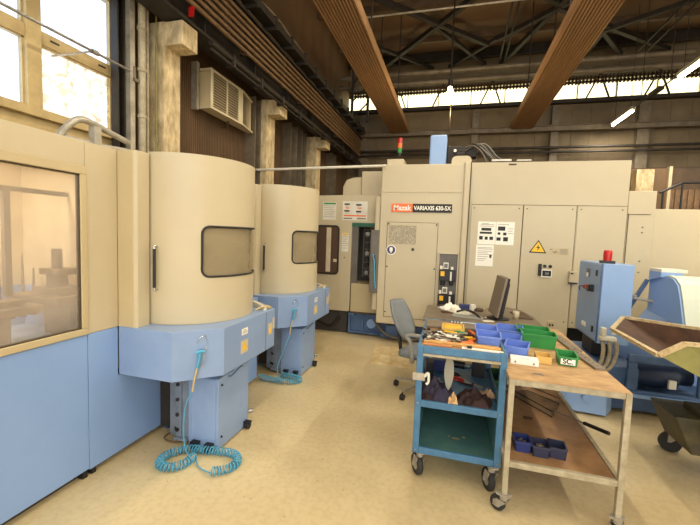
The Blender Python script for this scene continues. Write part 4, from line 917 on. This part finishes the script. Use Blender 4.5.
# monitor
mo = thing('monitor', 'flat black and grey computer monitor seen side on upon the desk', 'monitor', (.56, 4.55, .75))
T = Matrix.Translation((.56, 4.55, .75)) @ Matrix.Rotation(math.radians(-84), 4, 'Z')
T2 = T @ Matrix.Translation((0, 0, .24)) @ Matrix.Rotation(math.radians(-10), 4, 'X')
MB(T2).box(-.21, .21, -.035, -.005, -.20, .25).build('screen', 'screen', mo, bevel=.006)
MB(T2).box(-.215, .215, -.005, .018, -.205, .255).prism([(-.17, -.15), (.17, -.15), (.13, .2), (-.13, .2)], 'y', .018, .05).build('back_shell', 'black', mo, bevel=.01)
MB(T).bar((0, .03, .01), (0, .035, .14), .08, .035).build('stand_neck', 'black', mo, bevel=.006)
MB(T).lathe([(0, .0), (.125, .0), (.125, .012), (.06, .022), (0, .022)]).build('stand_base', 'black', mo)
# desk clutter
def slab(name, label, cat, m, x, y, z, w_, d_, h_, rz=0, bevel=.003, tilt=0, group=None):
    T = Matrix.Translation((x, y, z)) @ Matrix.Rotation(rz, 4, 'Z') @ Matrix.Rotation(tilt, 4, 'Y')
    return tag(MB(T).box(-w_/2, w_/2, -d_/2, d_/2, 0, h_).build(name, m, bevel=bevel), label, cat, group)
def crumpled(name, label, cat, m, x, y, z, w_, d_, h_, rz=0, seed=0, parts=None):
    rnd = random.Random(seed); n = 26; T = Matrix.Translation((x, y, z)) @ Matrix.Rotation(rz, 4, 'Z'); vs = []; 
    ph = [rnd.uniform(0, 6) for _ in range(6)]
    def hh(u, v):
        e = min(1, 5*min(u, 1-u, v, 1-v)+.15)
        return max(.004, h_*e*(.62+.22*math.sin(u*9+ph[0]+3*v)+.16*math.sin(v*11+ph[1]-4*u)+.10*math.sin(17*u+13*v+ph[2])+.09*math.sin(27*v-11*u+ph[3])+.06*math.sin(34*u+5*v+ph[4])))
    for j in range(n+1):
        for i in range(n+1):
            u, v = i/n, j/n; ed = 1+.06*math.sin(7*u+ph[3])+.05*math.sin(9*v+ph[4])
            vs.append(((u-.5)*w_*ed, (v-.5)*d_*ed, hh(u, v)))
    vb = [(p[0], p[1], 0.0) for p in vs]; N = (n+1)**2; fs = []
    for j in range(n):
        for i in range(n):
            a = j*(n+1)+i; fs.append((a, a+1, a+n+2, a+n+1)); fs.append((N+a+n+1, N+a+n+2, N+a+1, N+a))
    edge = [i for i in range(n+1)]+[(j)*(n+1)+n for j in range(1, n+1)]+[n*(n+1)+i for i in range(n-1, -1, -1)]+[j*(n+1) for j in range(n-1, 0, -1)]
    for a, b_ in zip(edge, edge[1:]+edge[:1]): fs.append((a, b_, N+b_, N+a))
    return tag(MB(T).add(vs+vb, fs, True).build(name, m), label, cat)
crumpled('crumpled_paper', 'crumpled white paper heap on the far left of the desk', 'paper', 'white', .02, 4.92, .75, .26, .2, .07, .5, 3)
crumpled('plastic_bag', 'translucent white plastic bag on the desk by the blue box', 'bag', 'offwhite', .12, 4.68, .75, .28, .16, .05, -.6, 5)
slab('blue_box', 'small dark blue box with white top at the back of the desk', 'box', 'navy', .22, 5.0, .75, .16, .1, .06, .1)
slab('paper_pack', 'small white pack leaning on the blue box on the desk', 'pack', 'white', .30, 4.93, .75, .06, .05, .08, .5)
slab('keyboard', 'grey keyboard lying on the desk left of the monitor', 'keyboard', 'greyplastic', .22, 4.45, .75, .34, .13, .02, -.15)
slab('black_case', 'flat black case behind the paper heap on the desk', 'case', 'black', -.02, 5.0, .75, .2, .08, .03, .1)
tag(MB().tube(smoothpath([(.1, 4.5, .80), (.2, 4.56, .82), (.3, 4.5, .80), (.36, 4.4, .76)], 8), .012, 6).build('black_cable', 'black'), 'black cable looping over the keyboard on the desk', 'cable')
tag(MB().lathe([(0, 0), (.033, 0), (.036, .09), (.03, .09), (.028, .01), (0, .01)], (.765, 4.62, .75)).build('cup', 'cream'), 'cream paper cup right of the monitor foot', 'cup')
tag(MB().lathe([(0, 0), (.06, 0), (.06, .03), (.02, .035), (0, .035)], (.37, 4.95, .75)).build('tape_roll', 'brownsteel'), 'brown tape roll on the desk behind the keyboard', 'tape')
slab('paper_sheet', 'thin white paper sheet on the desk in front of the monitor foot', 'paper', 'white', .44, 4.36, .75, .12, .08, .002, .3, 0)
slab('small_card', 'white card lying beside the monitor foot on the desk', 'card', 'white', .47, 4.55, .75, .1, .07, .004, -.3, 0)
slab('brown_folder', 'brown folder lying at the curved right end of the desk', 'folder', 'brownsteel', .86, 4.85, .75, .16, .4, .012, .1)
slab('pink_cloth_pad', 'pinkish brown pad under the crumpled paper on the desk', 'pad', 'rust', .02, 4.66, .75, .2, .1, .012, .2)

# ---- trolley top contents
ZT_ = .925
slab('dark_board', 'dark brown flat board at the rear left of the trolley top', 'board', 'desk', -.07, 3.17, ZT_, .2, .24, .018, .03)
slab('grey_box', 'grey brown flat box at the rear right of the trolley top', 'box', 'desk', .2, 3.12, ZT_, .16, .2, .03, -.03)
cbx = thing('tray_box', 'shallow yellow cardboard box at the rear of the trolley top', 'box', (.06, 3.0, ZT_))
MB().box(-.04, .13, 2.92, 3.1, ZT_, ZT_+.02).box(-.04, .13, 2.92, 2.93, ZT_, ZT_+.04).box(-.04, .13, 3.09, 3.1, ZT_, ZT_+.04).box(-.04, -.03, 2.93, 3.09, ZT_, ZT_+.04).box(.12, .13, 2.93, 3.09, ZT_, ZT_+.04).build('box_tray', 'cardboard', cbx)
MB().box(-.02, .11, 2.96, 3.05, ZT_+.02, ZT_+.035).build('box_insert', 'yellow', cbx)
slab('white_rule', 'white steel rule lying across the rear edge of the trolley top', 'ruler', 'white', .03, 3.31, ZT_+.0, .4, .03, .01, .02)
for i in range(7):
    tag(MB(Matrix.Translation((-.05+.025*i, 3.27, ZT_)) @ Matrix.Rotation(.2*(i % 3), 4, 'Z')).cyl((0, 0, 0), (0, 0, .035), .007, n=10).build('drill_insert', 'steel'), 'small upright steel drill at the rear of the trolley top', 'drill bit', 'row of small drills at the trolley rear')
# strips at the front edge
slab('wood_strip', 'long light wooden strip along the front edge of the trolley top', 'wood strip', 'woodstrip', .10, 2.585, ZT_, .5, .035, .02, -.035)
slab('wooden_ruler', 'thin orange brown wooden ruler at the front left edge of the trolley top', 'ruler', 'tan_wood', -.06, 2.535, ZT_, .2, .02, .012, .02)
slab('pale_lath', 'pale lath at the front right corner of the trolley top', 'lath', 'white', .23, 2.53, ZT_, .26, .022, .012, -.05)
slab('brown_lath', 'brown lath lying behind the light wooden strip', 'lath', 'wood', .16, 2.64, ZT_, .36, .02, .015, -.06)
slab('black_clip', 'small black clip on the front wooden strip of the trolley', 'clip', 'black', .15, 2.53, ZT_+.012, .03, .025, .014, .1)
def spanner(x, y, z, L_, rz, label, m='steel'):
    T = Matrix.Translation((x, y, z)) @ Matrix.Rotation(rz, 4, 'Z'); b = MB(T); h_ = L_/2
    b.box(-h_+.012, h_-.012, -.006, .006, 0, .006); b.cyl((h_-.012, 0, 0), (h_-.012, 0, .008), .014, n=14)
    b.prism([(-h_+.018, -.008), (-h_+.005, -.018), (-h_-.014, -.015), (-h_-.004, -.006), (-h_-.004, .006), (-h_-.014, .015), (-h_+.005, .018), (-h_+.018, .008)], 'z', 0, .008)
    return tag(b.build('spanner', m), label, 'spanner')
def screwdriver(x, y, z, rz, label, m):
    T = Matrix.Translation((x, y, z)) @ Matrix.Rotation(rz, 4, 'Z'); r = thing('screwdriver', label, 'screwdriver', (x, y, z))
    MB(T).lathe([(0, -.01), (.013, -.008), (.014, .04), (.011, .06), (.013, .085), (.006, .095), (0, .095)], (-.1, 0, .014), 14, 'x').build('handle', m, r)
    MB(T).cyl((-.01, 0, .014), (.1, 0, .012), .0035, n=8).build('shaft', 'steel', r)
def pliers(x, y, z, rz, label, m):
    T = Matrix.Translation((x, y, z)) @ Matrix.Rotation(rz, 4, 'Z'); r = thing('pliers', label, 'pliers', (x, y, z))
    MB(T).prism([(0, -.014), (.03, -.014), (.07, -.004), (.07, .004), (.03, .014), (0, .014)], 'z', .002, .016).cyl((.01, 0, .0), (.01, 0, .018), .011, n=12).build('jaws', 'steel', r)
    for s in (1, -1): MB(T).tube(smoothpath([(.005, s*.008, .009), (-.04, s*.024, .009), (-.08, s*.024, .009), (-.12, s*.014, .009)], 5), .0075, 8).build('handle', m, r)
def lump(x, y, z, rz, label, m, cat='tool', name='clamp_jaw', s=1):
    T = Matrix.Translation((x, y, z)) @ Matrix.Rotation(rz, 4, 'Z') @ Matrix.Scale(s, 4)
    return tag(MB(T).box(-.03, .03, -.012, .012, 0, .02).cyl((.015, 0, .02), (.015, 0, .034), .012, n=10).box(-.03, -.015, -.018, .018, 0, .03).build(name, m, bevel=.002), label, cat)
ft = [('front left', -.14, 2.63), ('front middle', .02, 2.68), ('front right', .13, 2.7), ('middle left', -.13, 2.8), ('middle', .0, 2.79), ('middle right', .12, 2.82)]
spanner(-.08, 2.68, ZT_, .2, -.2, 'long steel spanner near the front left of the trolley top')
spanner(.06, 2.70, ZT_, .17, .35, 'steel spanner pointing right near the front middle of the trolley top')
spanner(.0, 2.79, ZT_, .18, .1, 'steel spanner in the middle of the trolley top')
spanner(.13, 2.81, ZT_, .15, -.5, 'short steel spanner at the right middle of the trolley top')
spanner(-.1, 2.89, ZT_, .16, .6, 'steel spanner beside the dark board on the trolley top')
spanner(.08, 2.87, ZT_, .15, 1.2, 'steel spanner in front of the yellow box on the trolley top', 'lightsteel')
spanner(-.03, 2.73, ZT_+.009, .15, .9, 'steel spanner crossing others on the trolley top')
spanner(.17, 2.74, ZT_, .13, .1, 'smallest steel spanner near the orange handle on the trolley top', 'lightsteel')
pliers(-.13, 2.77, ZT_, 2.2, 'black handled pliers at the left edge of the trolley top', 'black')
pliers(.03, 2.84, ZT_+.006, .4, 'black handled pliers in the middle of the trolley top', 'black')
pliers(-.04, 2.62, ZT_+.0, 3.0, 'red handled pliers at the front of the trolley top', 'red')
screwdriver(.19, 2.66, ZT_, .5, 'orange handled screwdriver at the right of the trolley top', 'orange')
screwdriver(.2, 2.76, ZT_, 1.1, 'orange handled screwdriver behind the other one at right of the trolley top', 'orange')
screwdriver(.15, 2.9, ZT_, -.3, 'green handled screwdriver beside the yellow box', 'green')
screwdriver(-.03, 2.9, ZT_, 2.8, 'yellow handled screwdriver left on the trolley top', 'yellow')
for i, (x, y, a, m_n) in enumerate([(-.15, 2.9, .3, 'black'), (-.15, 2.70, 1.4, 'black'), (.1, 2.76, .8, 'brownsteel'), (-.05, 2.85, 2, 'brownsteel'), (.05, 2.76, .2, 'white'), (-.12, 2.74, .9, 'lightsteel'), (.17, 2.86, 2.1, 'rust')]):
    lump(x, y, ZT_, a, '%s on the trolley top, %s' % (['black clamp jaw', 'black clamp jaw', 'brown clamp jaw', 'brown clamp jaw', 'white clamp jaw', 'silver clamp jaw', 'rusty clamp jaw'][i], ['rear left', 'front left', 'right of middle', 'left of middle', 'in the centre', 'near the left edge', 'near the right edge'][i]), m_n, s=.9)
tag(MB(Matrix.Translation((.19, 2.96, ZT_)) @ Matrix.Rotation(1.9, 4, 'Z')).prism([(-.07, -.02), (.07, -.006), (.07, .006), (-.07, .02)], 'z', 0, .02).build('scraper', 'orange', bevel=.003), 'orange scraper standing out at the rear right of the trolley top', 'scraper')
rnd = random.Random(21)
for i in range(22):
    x, y = rnd.uniform(-.11, .15), rnd.uniform(2.64, 2.9)
    spanner(x, y, ZT_+.008+.004*(i % 4), rnd.uniform(.09, .17), rnd.uniform(-1.2, 1.2), 'steel tool jumbled among others on the trolley top', ('steel', 'lightsteel', 'dark', 'brownsteel', 'white')[i % 5])['group'] = 'jumbled steel tools on the trolley'
slab('yellow_gauge', 'small yellow green gauge on the trolley top by the scraper', 'gauge', 'yellow', .155, 2.77, ZT_+.009, .06, .03, .016, .4)

# ---- middle shelf
ZM = .53
crumpled('navy_jacket', 'crumpled navy cloth jacket at the left of the middle trolley shelf', 'jacket', 'navycloth', -.04, 2.64, ZM, .24, .28, .12, .2, 11)
crumpled('brown_rag', 'folded brown leather rag at the front left of the middle trolley shelf', 'rag', 'brownleather', -.09, 2.545, ZM, .15, .09, .05, -.25, 12)
crumpled('dark_rag', 'large dark brown rag at the front right of the middle trolley shelf', 'rag', 'brownleather', .20, 2.60, ZM, .24, .22, .10, -.1, 13)
crumpled('beige_glove', 'beige work glove between the jacket and the dark rag', 'glove', mat('beige_glove_cloth', (206, 166, 116), .9), .06, 2.53, ZM, .07, .10, .085, .1, 14)
crumpled('pink_rag', 'small beige rag at the right rear of the dark rag', 'rag', mat('pale_rag', (178, 146, 112), .9), .29, 2.75, ZM, .12, .06, .06, .4, 15)
du = thing('duster', 'grey feather shaped duster hanging down inside the trolley', 'duster', (.03, 2.62, .65))
MB().prism([(.03+.032*math.sin(PI*k/10)**.6*s_*(1 if k < 11 else 1), .60+.27*k/10) for s_, ks in ((1, range(0, 11)), (-1, range(9, 0, -1))) for k in ks], 'y', 2.60, 2.612).build('duster_head', 'cloth_grey', du)
MB().cyl((.03, 2.606, .85), (.03, 2.606, .885), .008).build('duster_handle', 'black', du)
pliers(.15, 2.98, ZM, -.6, 'red handled pliers on the middle shelf of the trolley', 'red')
pliers(.22, 2.93, ZM, -.4, 'dark handled pliers beside the red ones on the middle shelf', 'brownleather')
pliers(.12, 3.06, ZM, -.9, 'black handled pliers behind the red ones on the middle shelf', 'black')
r = thing('power_drill', 'black power drill lying at the back of the middle trolley shelf', 'drill', (.1, 3.2, ZM))
MB().cyl((.02, 3.2, ZM+.07), (.16, 3.18, ZM+.07), .03).build('drill_body', 'black', r)
MB().bar((.05, 3.2, ZM+.06), (.03, 3.17, ZM), .04).build('drill_grip', 'rubber', r)
MB().cyl((.16, 3.18, ZM+.07), (.2, 3.175, ZM+.07), .014).build('drill_chuck', 'steel', r)
slab('black_box', 'black box standing at the left of the middle trolley shelf', 'box', 'black', -.12, 3.0, ZM, .06, .1, .14, .1)
slab('dark_toolcase', 'dark tool case at the rear right of the middle trolley shelf', 'case', 'black', .27, 3.2, ZM, .1, .14, .12, -.1)
slab('navy_tin', 'navy tin at the rear left of the middle trolley shelf', 'tin', 'navy', -.05, 3.2, ZM, .12, .1, .1, .1)
spanner(-.02, 2.92, ZM, .16, 1.9, 'steel spanner at the left of the middle trolley shelf')
sc_ = thing('spring_clamp', 'steel clip clamped on the left post of the tool trolley', 'clamp', (-.17, 2.5, .72))
MB().box(X0-.02, X0+.06, TY0-.012, TY0-.001, .70, .75).build('clamp_plate', 'lightsteel', sc_)
MB().tube(smoothpath([(X0+.06, TY0-.01, .73), (X0+.08, TY0-.02, .76), (X0+.085, TY0-.01, .70), (X0+.07, TY0-.015, .68)], 5), .009, 6).build('clamp_grip', 'offwhite', sc_)
# lower shelf chips
tag(MB(Matrix.Translation((.1, 2.72, .201))).box(-.02, .03, -.012, .01, 0, .004).box(-.05, -.035, .01, .03, 0, .003).box(.05, .07, .02, .04, 0, .005).build('scrap_piece', 'brass'), 'small brass scraps on the bottom tray of the trolley', 'scrap')

# ---- bins
def bin_(x, y, z, w_, d_, h_, rz, m, label, cut=.45, name='storage_bin', group=None):
    """open-front stacking bin, front towards -y, tapered, with rim and label lip"""
    T = Matrix.Translation((x, y, z)) @ Matrix.Rotation(rz, 4, 'Z'); t_ = .004
    r = tag(thing(name, label, 'bin', (x, y, z)), label, 'bin', group)
    b = MB(T); W, D = w_/2, d_/2; q = .9
    b.box(-W*q, W*q, -D*q, D*.97, 0, t_)
    for s in (1, -1):
        pr = [(-D*q, 0), (D*.97, 0), (D, h_), (-D*.35, h_), (-D, h_*cut)]
        vs = []
        for yy, zz in pr:
            xx = s*(W*q+(W-W*q)*zz/h_); vs.append((xx, yy, zz))
        vs2 = [(v[0]-s*t_, v[1], v[2]) for v in vs]
        b.add(vs+vs2, [(0, 1, 2, 3, 4), (9, 8, 7, 6, 5)]+[(i, (i+1) % 5, (i+1) % 5+5, i+5) for i in range(5)])
    b.add([(-W*q, D*.97, 0), (W*q, D*.97, 0), (W, D, h_), (-W, D, h_), (-W*q, D*.97-t_, 0), (W*q, D*.97-t_, 0), (W, D-t_, h_), (-W, D-t_, h_)], [(0, 1, 2, 3), (7, 6, 5, 4), (3, 2, 6, 7), (0, 3, 7, 4), (1, 2, 6, 5)])
    zf = h_*cut; xf = W*q+(W-W*q)*cut
    b.add([(-W*q, -D*q, 0), (W*q, -D*q, 0), (xf, -D, zf), (-xf, -D, zf), (-W*q, -D*q+t_, 0), (W*q, -D*q+t_, 0), (xf, -D+t_, zf), (-xf, -D+t_, zf)], [(0, 1, 2, 3), (7, 6, 5, 4), (3, 2, 6, 7), (0, 3, 7, 4), (1, 2, 6, 5)])
    b.build('bin_body', m, r)
    e = MB(T); k = .009
    for s in (1, -1): e.bar((s*W, D, h_), (s*W, -D*.35, h_), k).bar((s*W, -D*.35, h_), (s*xf, -D, zf), k)
    e.bar((-W, D, h_), (W, D, h_), k).bar((-xf, -D, zf), (xf, -D, zf), k*1.2)
    e.build('bin_rim', m, r)
    return r, T
bin_(.285, 2.74, ZT_, .155, .17, .07, -.05, 'binblue', 'blue storage bin on the tool trolley, nearest the camera of its two bins', .9)
bin_(.285, 2.94, ZT_, .155, .17, .07, -.05, 'binblue', 'blue storage bin behind the front blue bin on the tool trolley', .9)
bin_(.50, 3.28, .845, .2, .22, .09, -.15, 'binblue', 'blue storage bin farthest back on the workbench beside the long green bin', .9)
bin_(.485, 2.80, .845, .15, .17, .085, -.25, 'binblue', 'blue storage bin on the workbench just behind the white card box', .9)
bin_(.47, 3.0, .845, .15, .17, .085, -.2, 'binblue', 'blue storage bin in the middle of the workbench row of blue bins', .9)
bin_(.685, 3.12, .845, .24, .15, .105, -.1, 'green', 'long green storage bin at the middle of the workbench', .95)
bin_(.68, 3.30, .845, .24, .15, .10, -.1, 'green', 'long green storage bin behind the other long green one', .95)
bn, T = bin_(.785, 2.75, .845, .115, .15, .065, -.12, 'green', 'small green bin with handwritten white label on the workbench', .85)
Tl = T @ Matrix.Translation((0, -.0765, .032)) @ Matrix.Rotation(math.radians(-7), 4, 'X')
MB(Tl).box(-.042, .042, -.004, .002, -.02, .022).build('bin_label', 'white', bn)
cu = bpy.data.curves.new('f', 'FONT'); 
tx = text('SC.', .045, 'ink', bn, (0, 0, 0), (0, 0, 0), world=False, bold=.001)
tx.data.transform(Matrix.Translation(-Vector(bn.location)) @ Tl @ Matrix.Translation((0, -.0055, 0)) @ Matrix.Rotation(PI/2, 4, 'X'))
for i in range(5): 
    tag(MB(Matrix.Translation((.75+.017*i, 2.77+.01*(i % 2), .850)) @ Matrix.Rotation(i, 4, 'Z')).cyl((0, 0, 0), (0, 0, .03), .007, n=8).build('metal_insert', 'black'), 'small black metal insert inside the small green bin', 'insert', 'inserts in the small green bin')
wb_ = thing('card_box', 'white card box lying at the front left of the workbench top', 'box', (.5, 2.62, .845))
T = Matrix.Translation((.505, 2.64, .845)) @ Matrix.Rotation(-.1, 4, 'Z')
MB(T).box(-.085, .085, -.05, .05, 0, .035).build('box_body', 'white', wb_, bevel=.003)
MB(T).box(-.06, -.05, -.052, -.05, .01, .022).box(.05, .06, -.052, -.05, .01, .022).box(-.04, .03, -.03, -.025, .035, .0355).build('box_print', 'greyink', wb_)
ct = thing('paper_tray', 'small yellow cardboard tray between the white box and the small green bin', 'tray', (.64, 2.72, .845))
T = Matrix.Translation((.64, 2.74, .845)) @ Matrix.Rotation(-.1, 4, 'Z')
b = MB(T); b.box(-.045, .045, -.06, .06, 0, .003)
for s in (1, -1): b.box(s*.045-.002, s*.045+.002, -.06, .06, 0, .045); b.box(-.045, .045, s*.06-.002, s*.06+.002, 0, .045)
b.build('tray_body', 'cardboard', ct)
for i, (x, y, l, w_, rz) in enumerate(((.925, 3.28, .45, .075, .06), (.94, 2.87, .4, .065, .12))):
    T = Matrix.Translation((x, y, .845)) @ Matrix.Rotation(rz, 4, 'Z')
    b = MB(T); b.box(-w_/2, w_/2, -l/2, l/2, 0, .016)
    r = thing('metal_rail', ['rear', 'front'][i]+' of two brown drilled metal rails at the right edge of the workbench', 'rail', (x, y, .845)); b.build('rail_body', 'rust' if 0 else 'desk', r, bevel=.002)
    d = MB(T)
    for k in range(6): d.cyl((0, -l/2+.04+k*l/7, .016), (0, -l/2+.04+k*l/7, .0165), .008, n=10)
    d.build('rail_holes', 'seam', r)
tag(MB(Matrix.Translation((.55, 2.44, .845))).box(-.03, .03, -.003, .003, 0, .006).box(.018, .03, -.016, 0, 0, .006).build('steel_hook', 'steel'), 'tiny steel hook lying at the front left of the workbench top', 'hook')
tag(MB(Matrix.Translation((.79, 2.5, .845))).box(-.03, .03, -.002, .002, 0, .004).build('steel_pin', 'brass'), 'thin brass pin on the bare front of the workbench top', 'pin')

# ---- workbench shelf items
ZS = .332
for i, (x, y, rz, m_n, lab) in enumerate(((.50, 2.50, .02, 'navy', 'navy square bin at the left of the three on the bench shelf'), (.60, 2.475, -.05, 'black', 'dark square bin in the middle of the three on the bench shelf'), (.70, 2.49, -.1, 'black', 'empty black square bin at the right of the three on the bench shelf'))):
    mm = 'navy' if i == 0 else mat('dark_blue_plastic', (46, 50, 74), .4)
    bin_(x, y, ZS, .095, .11, .065, rz, mm, lab, 1.0)
for i, (x, y) in enumerate(((.485, 2.5), (.515, 2.49), (.50, 2.52), (.59, 2.48), (.61, 2.49), (.6, 2.465), (.585, 2.455), (.615, 2.47))):
    a, b_ = ('navy', 'on the bench shelf in the navy bin') if i < 3 else ('d', 'on the bench shelf in the dark middle bin')
    tag(MB(Matrix.Translation((x, y, ZS+.005)) @ Matrix.Rotation(i, 4, 'Z')).cyl((0, 0, 0), (0, 0, .05), .009, n=8).build('cutting_insert', 'steel' if i != 5 else 'brass'), ('steel insert standing in the navy bin' if i < 3 else ('brass insert standing in the dark middle bin' if i == 5 else 'steel insert standing in the dark middle bin')), 'insert', None if i == 5 else ('inserts in the navy bin' if i < 3 else 'inserts in the dark bin'))
# ladle / skimmer
ld = thing('chip_scoop', 'wire mesh chip scoop with black handle lying on the bench shelf', 'scoop', (.8, 3.1, ZS))
b = MB(); ca = [(.52, 3.42), (.72, 3.50), (.92, 3.30), (.80, 3.02)]
for z in (ZS+.008, ZS+.05): b.tube([(x, y, z) for x, y in ca], .004, 6, closed=True)
b.build('scoop_frame', 'black', ld)
b = MB()
for k in range(1, 12):
    s = k/12; p0 = Vector(ca[0]).lerp(Vector(ca[1]), s); p1 = Vector(ca[3]).lerp(Vector(ca[2]), s); b.bar((*p0, ZS+.008), (*p1, ZS+.008), .003)
    p0 = Vector(ca[0]).lerp(Vector(ca[3]), s); p1 = Vector(ca[1]).lerp(Vector(ca[2]), s); b.bar((*p0, ZS+.010), (*p1, ZS+.010), .003)
b.build('scoop_mesh', 'greysteel', ld)
MB().cyl((.84, 3.12, ZS+.02), (.975, 2.90, ZS+.05), .005, n=8).build('scoop_shaft', 'steel', ld)
MB().cyl((.975, 2.90, ZS+.05), (1.07, 2.74, ZS+.075), .013, n=12).build('scoop_handle', 'black', ld)
tag(MB(Matrix.Translation((.62, 2.95, ZS))).prism(rrect(-.03, .03, -.015, .015, .012), 'z', 0, .008).build('rust_flake', 'rust'), 'dark flake lying in the middle of the bench shelf', 'flake')
bin_(.43, 3.5, ZS, .12, .3, .12, 0, mat('dark_green_plastic', (30, 88, 48), .5), 'dark green bin at the rear left of the bench shelf', .9)
tag(MB().box(.56, .78, 3.6, 3.72, ZS, ZS+.10).build('white_carton', 'white', bevel=.004), 'white carton at the back of the bench shelf', 'carton')
tag(MB().prism([(1.05, 4.0), (1.5, 3.95), (1.6, 4.1), (1.1, 4.15)], 'z', .02, .28).cyl((1.32, 3.93, .18), (1.32, 3.97, .18), .03).build('blue_pump_box', 'blue_cab', bevel=.006), 'light blue pump box on the floor behind the workbench', 'pump')

# ---- office chair
ch = thing('office_chair', 'grey office chair with armrests tucked behind the tool trolley', 'chair', (-.2, 4.0, 0), rz=0)
T = Matrix.Translation((-.22, 3.93, 0)) @ Matrix.Rotation(math.radians(-16), 4, 'Z')   # local +x = facing
b = MB(T)
for k in range(5):
    a = 2*PI*k/5+math.radians(178); a2 = math.radians(0)
    e = (.31*math.cos(a), .31*math.sin(a)); b.bar((.03*math.cos(a), .03*math.sin(a), .12), (e[0], e[1], .085), .03, .025)
b.cyl((0, 0, .09), (0, 0, .15), .035).build('star_base', 'lightsteel', ch)
for k in range(5):
    a = 2*PI*k/5+math.radians(178); e = (.31*math.cos(a), .31*math.sin(a))
    MB(T).cyl((e[0]-.02, e[1], .03), (e[0]+.02, e[1], .03), .03).cyl((e[0], e[1], .03), (e[0], e[1], .08), .01).build('caster', 'black', ch)
MB(T).cyl((0, 0, .15), (0, 0, .40), .025).build('gas_column', 'black', ch)
MB(T).prism(rrect(-.23, .23, -.22, .22, .08), 'z', .41, .47).build('seat', 'greyfabric', ch, bevel=.02)
MB(T).prism(rrect(-.12, .12, -.12, .12, .03), 'z', .38, .41).build('seat_plate', 'black', ch)
bk = MB(T); vs = []; n = 10
for j in range(n+1):
    v = j/n; z = .58+.38*v; wd_ = .21*(1-.35*abs(2*v-1)**2.5)+.0
    for i in range(n+1):
        u = 2*i/n-1; vs.append((-.20-.17*v+.045*u*u, wd_*u, z))
N = len(vs); vs2 = [(p[0]-.035, p[1], p[2]) for p in vs]; fs = []
for j in range(n):
    for i in range(n):
        a = j*(n+1)+i; fs += [(a, a+1, a+n+2, a+n+1), (N+a+n+1, N+a+n+2, N+a+1, N+a)]
ed = list(range(n+1))+[j*(n+1)+n for j in range(1, n+1)]+[n*(n+1)+i for i in range(n-1, -1, -1)]+[j*(n+1) for j in range(n-1, 0, -1)]
for a, c_ in zip(ed, ed[1:]+ed[:1]): fs.append((a, c_, N+c_, N+a))
bk.add(vs+vs2, fs, True).build('backrest', 'greyfabric', ch)
MB(T).tube(smoothpath([(-.1, 0, .39), (-.25, 0, .40), (-.28, 0, .5), (-.31, 0, .68)], 5), .02, 8).build('back_support', 'black', ch)
for s in (1, -1):
    MB(T).tube(smoothpath([(-.05, s*.2, .40), (-.03, s*.27, .42), (-.05, s*.28, .6), (-.10, s*.27, .66), (.0, s*.27, .68), (.16, s*.27, .67)], 6), .02, 8).build('armrest', 'greyplastic', ch)

# floor boards
for i, (x0_, x1_) in enumerate(((-.98, -.74), (-.725, -.50))):
    b = MB(); b.prism([(x0_-.05, 5.43), (x1_-.05+.02, 5.43), (x1_+.06, 4.62), (x0_+.04, 4.62)], 'z', 0.001, .012)
    tag(b.build('floor_board', 'paperboard'), ['left', 'right'][i]+' of two stained pale boards on the floor before the tall machine', 'board')

# ============================================================ WORLD, CAMERA
wd = bpy.data.worlds.new('sky'); bpy.context.scene.world = wd; wd.use_nodes = True
bg = wd.node_tree.nodes['Background']; bg.inputs[0].default_value = (.97, .96, .93, 1); bg.inputs[1].default_value = 2.5

cam = bpy.data.cameras.new('camera'); co = bpy.data.objects.new('camera', cam); COL.objects.link(co)
Fp, yaw, pit, rol = 369.690916, .266571222, -.0729060986, .0368233229
cam.sensor_width = 36; cam.lens = Fp/700*36; cam.clip_start = .05; cam.clip_end = 200
cy, sy, cp, sp = math.cos(yaw), math.sin(yaw), math.cos(pit), math.sin(pit)
fv = Vector((-sy*cp, cy*cp, sp)); r0 = Vector((cy, sy, 0)); u0 = r0.cross(fv)
rv = math.cos(rol)*r0+math.sin(rol)*u0; uv = -math.sin(rol)*r0+math.cos(rol)*u0
mw = Matrix((( rv.x, uv.x, -fv.x, 0), (rv.y, uv.y, -fv.y, 0), (rv.z, uv.z, -fv.z, 1.65), (0, 0, 0, 1)))
co.matrix_world = mw
sc = bpy.context.scene; sc.camera = co
sc.view_settings.view_transform = 'Standard'; sc.view_settings.look = 'None'; sc.view_settings.gamma = 1; sc.view_settings.exposure = 0.38
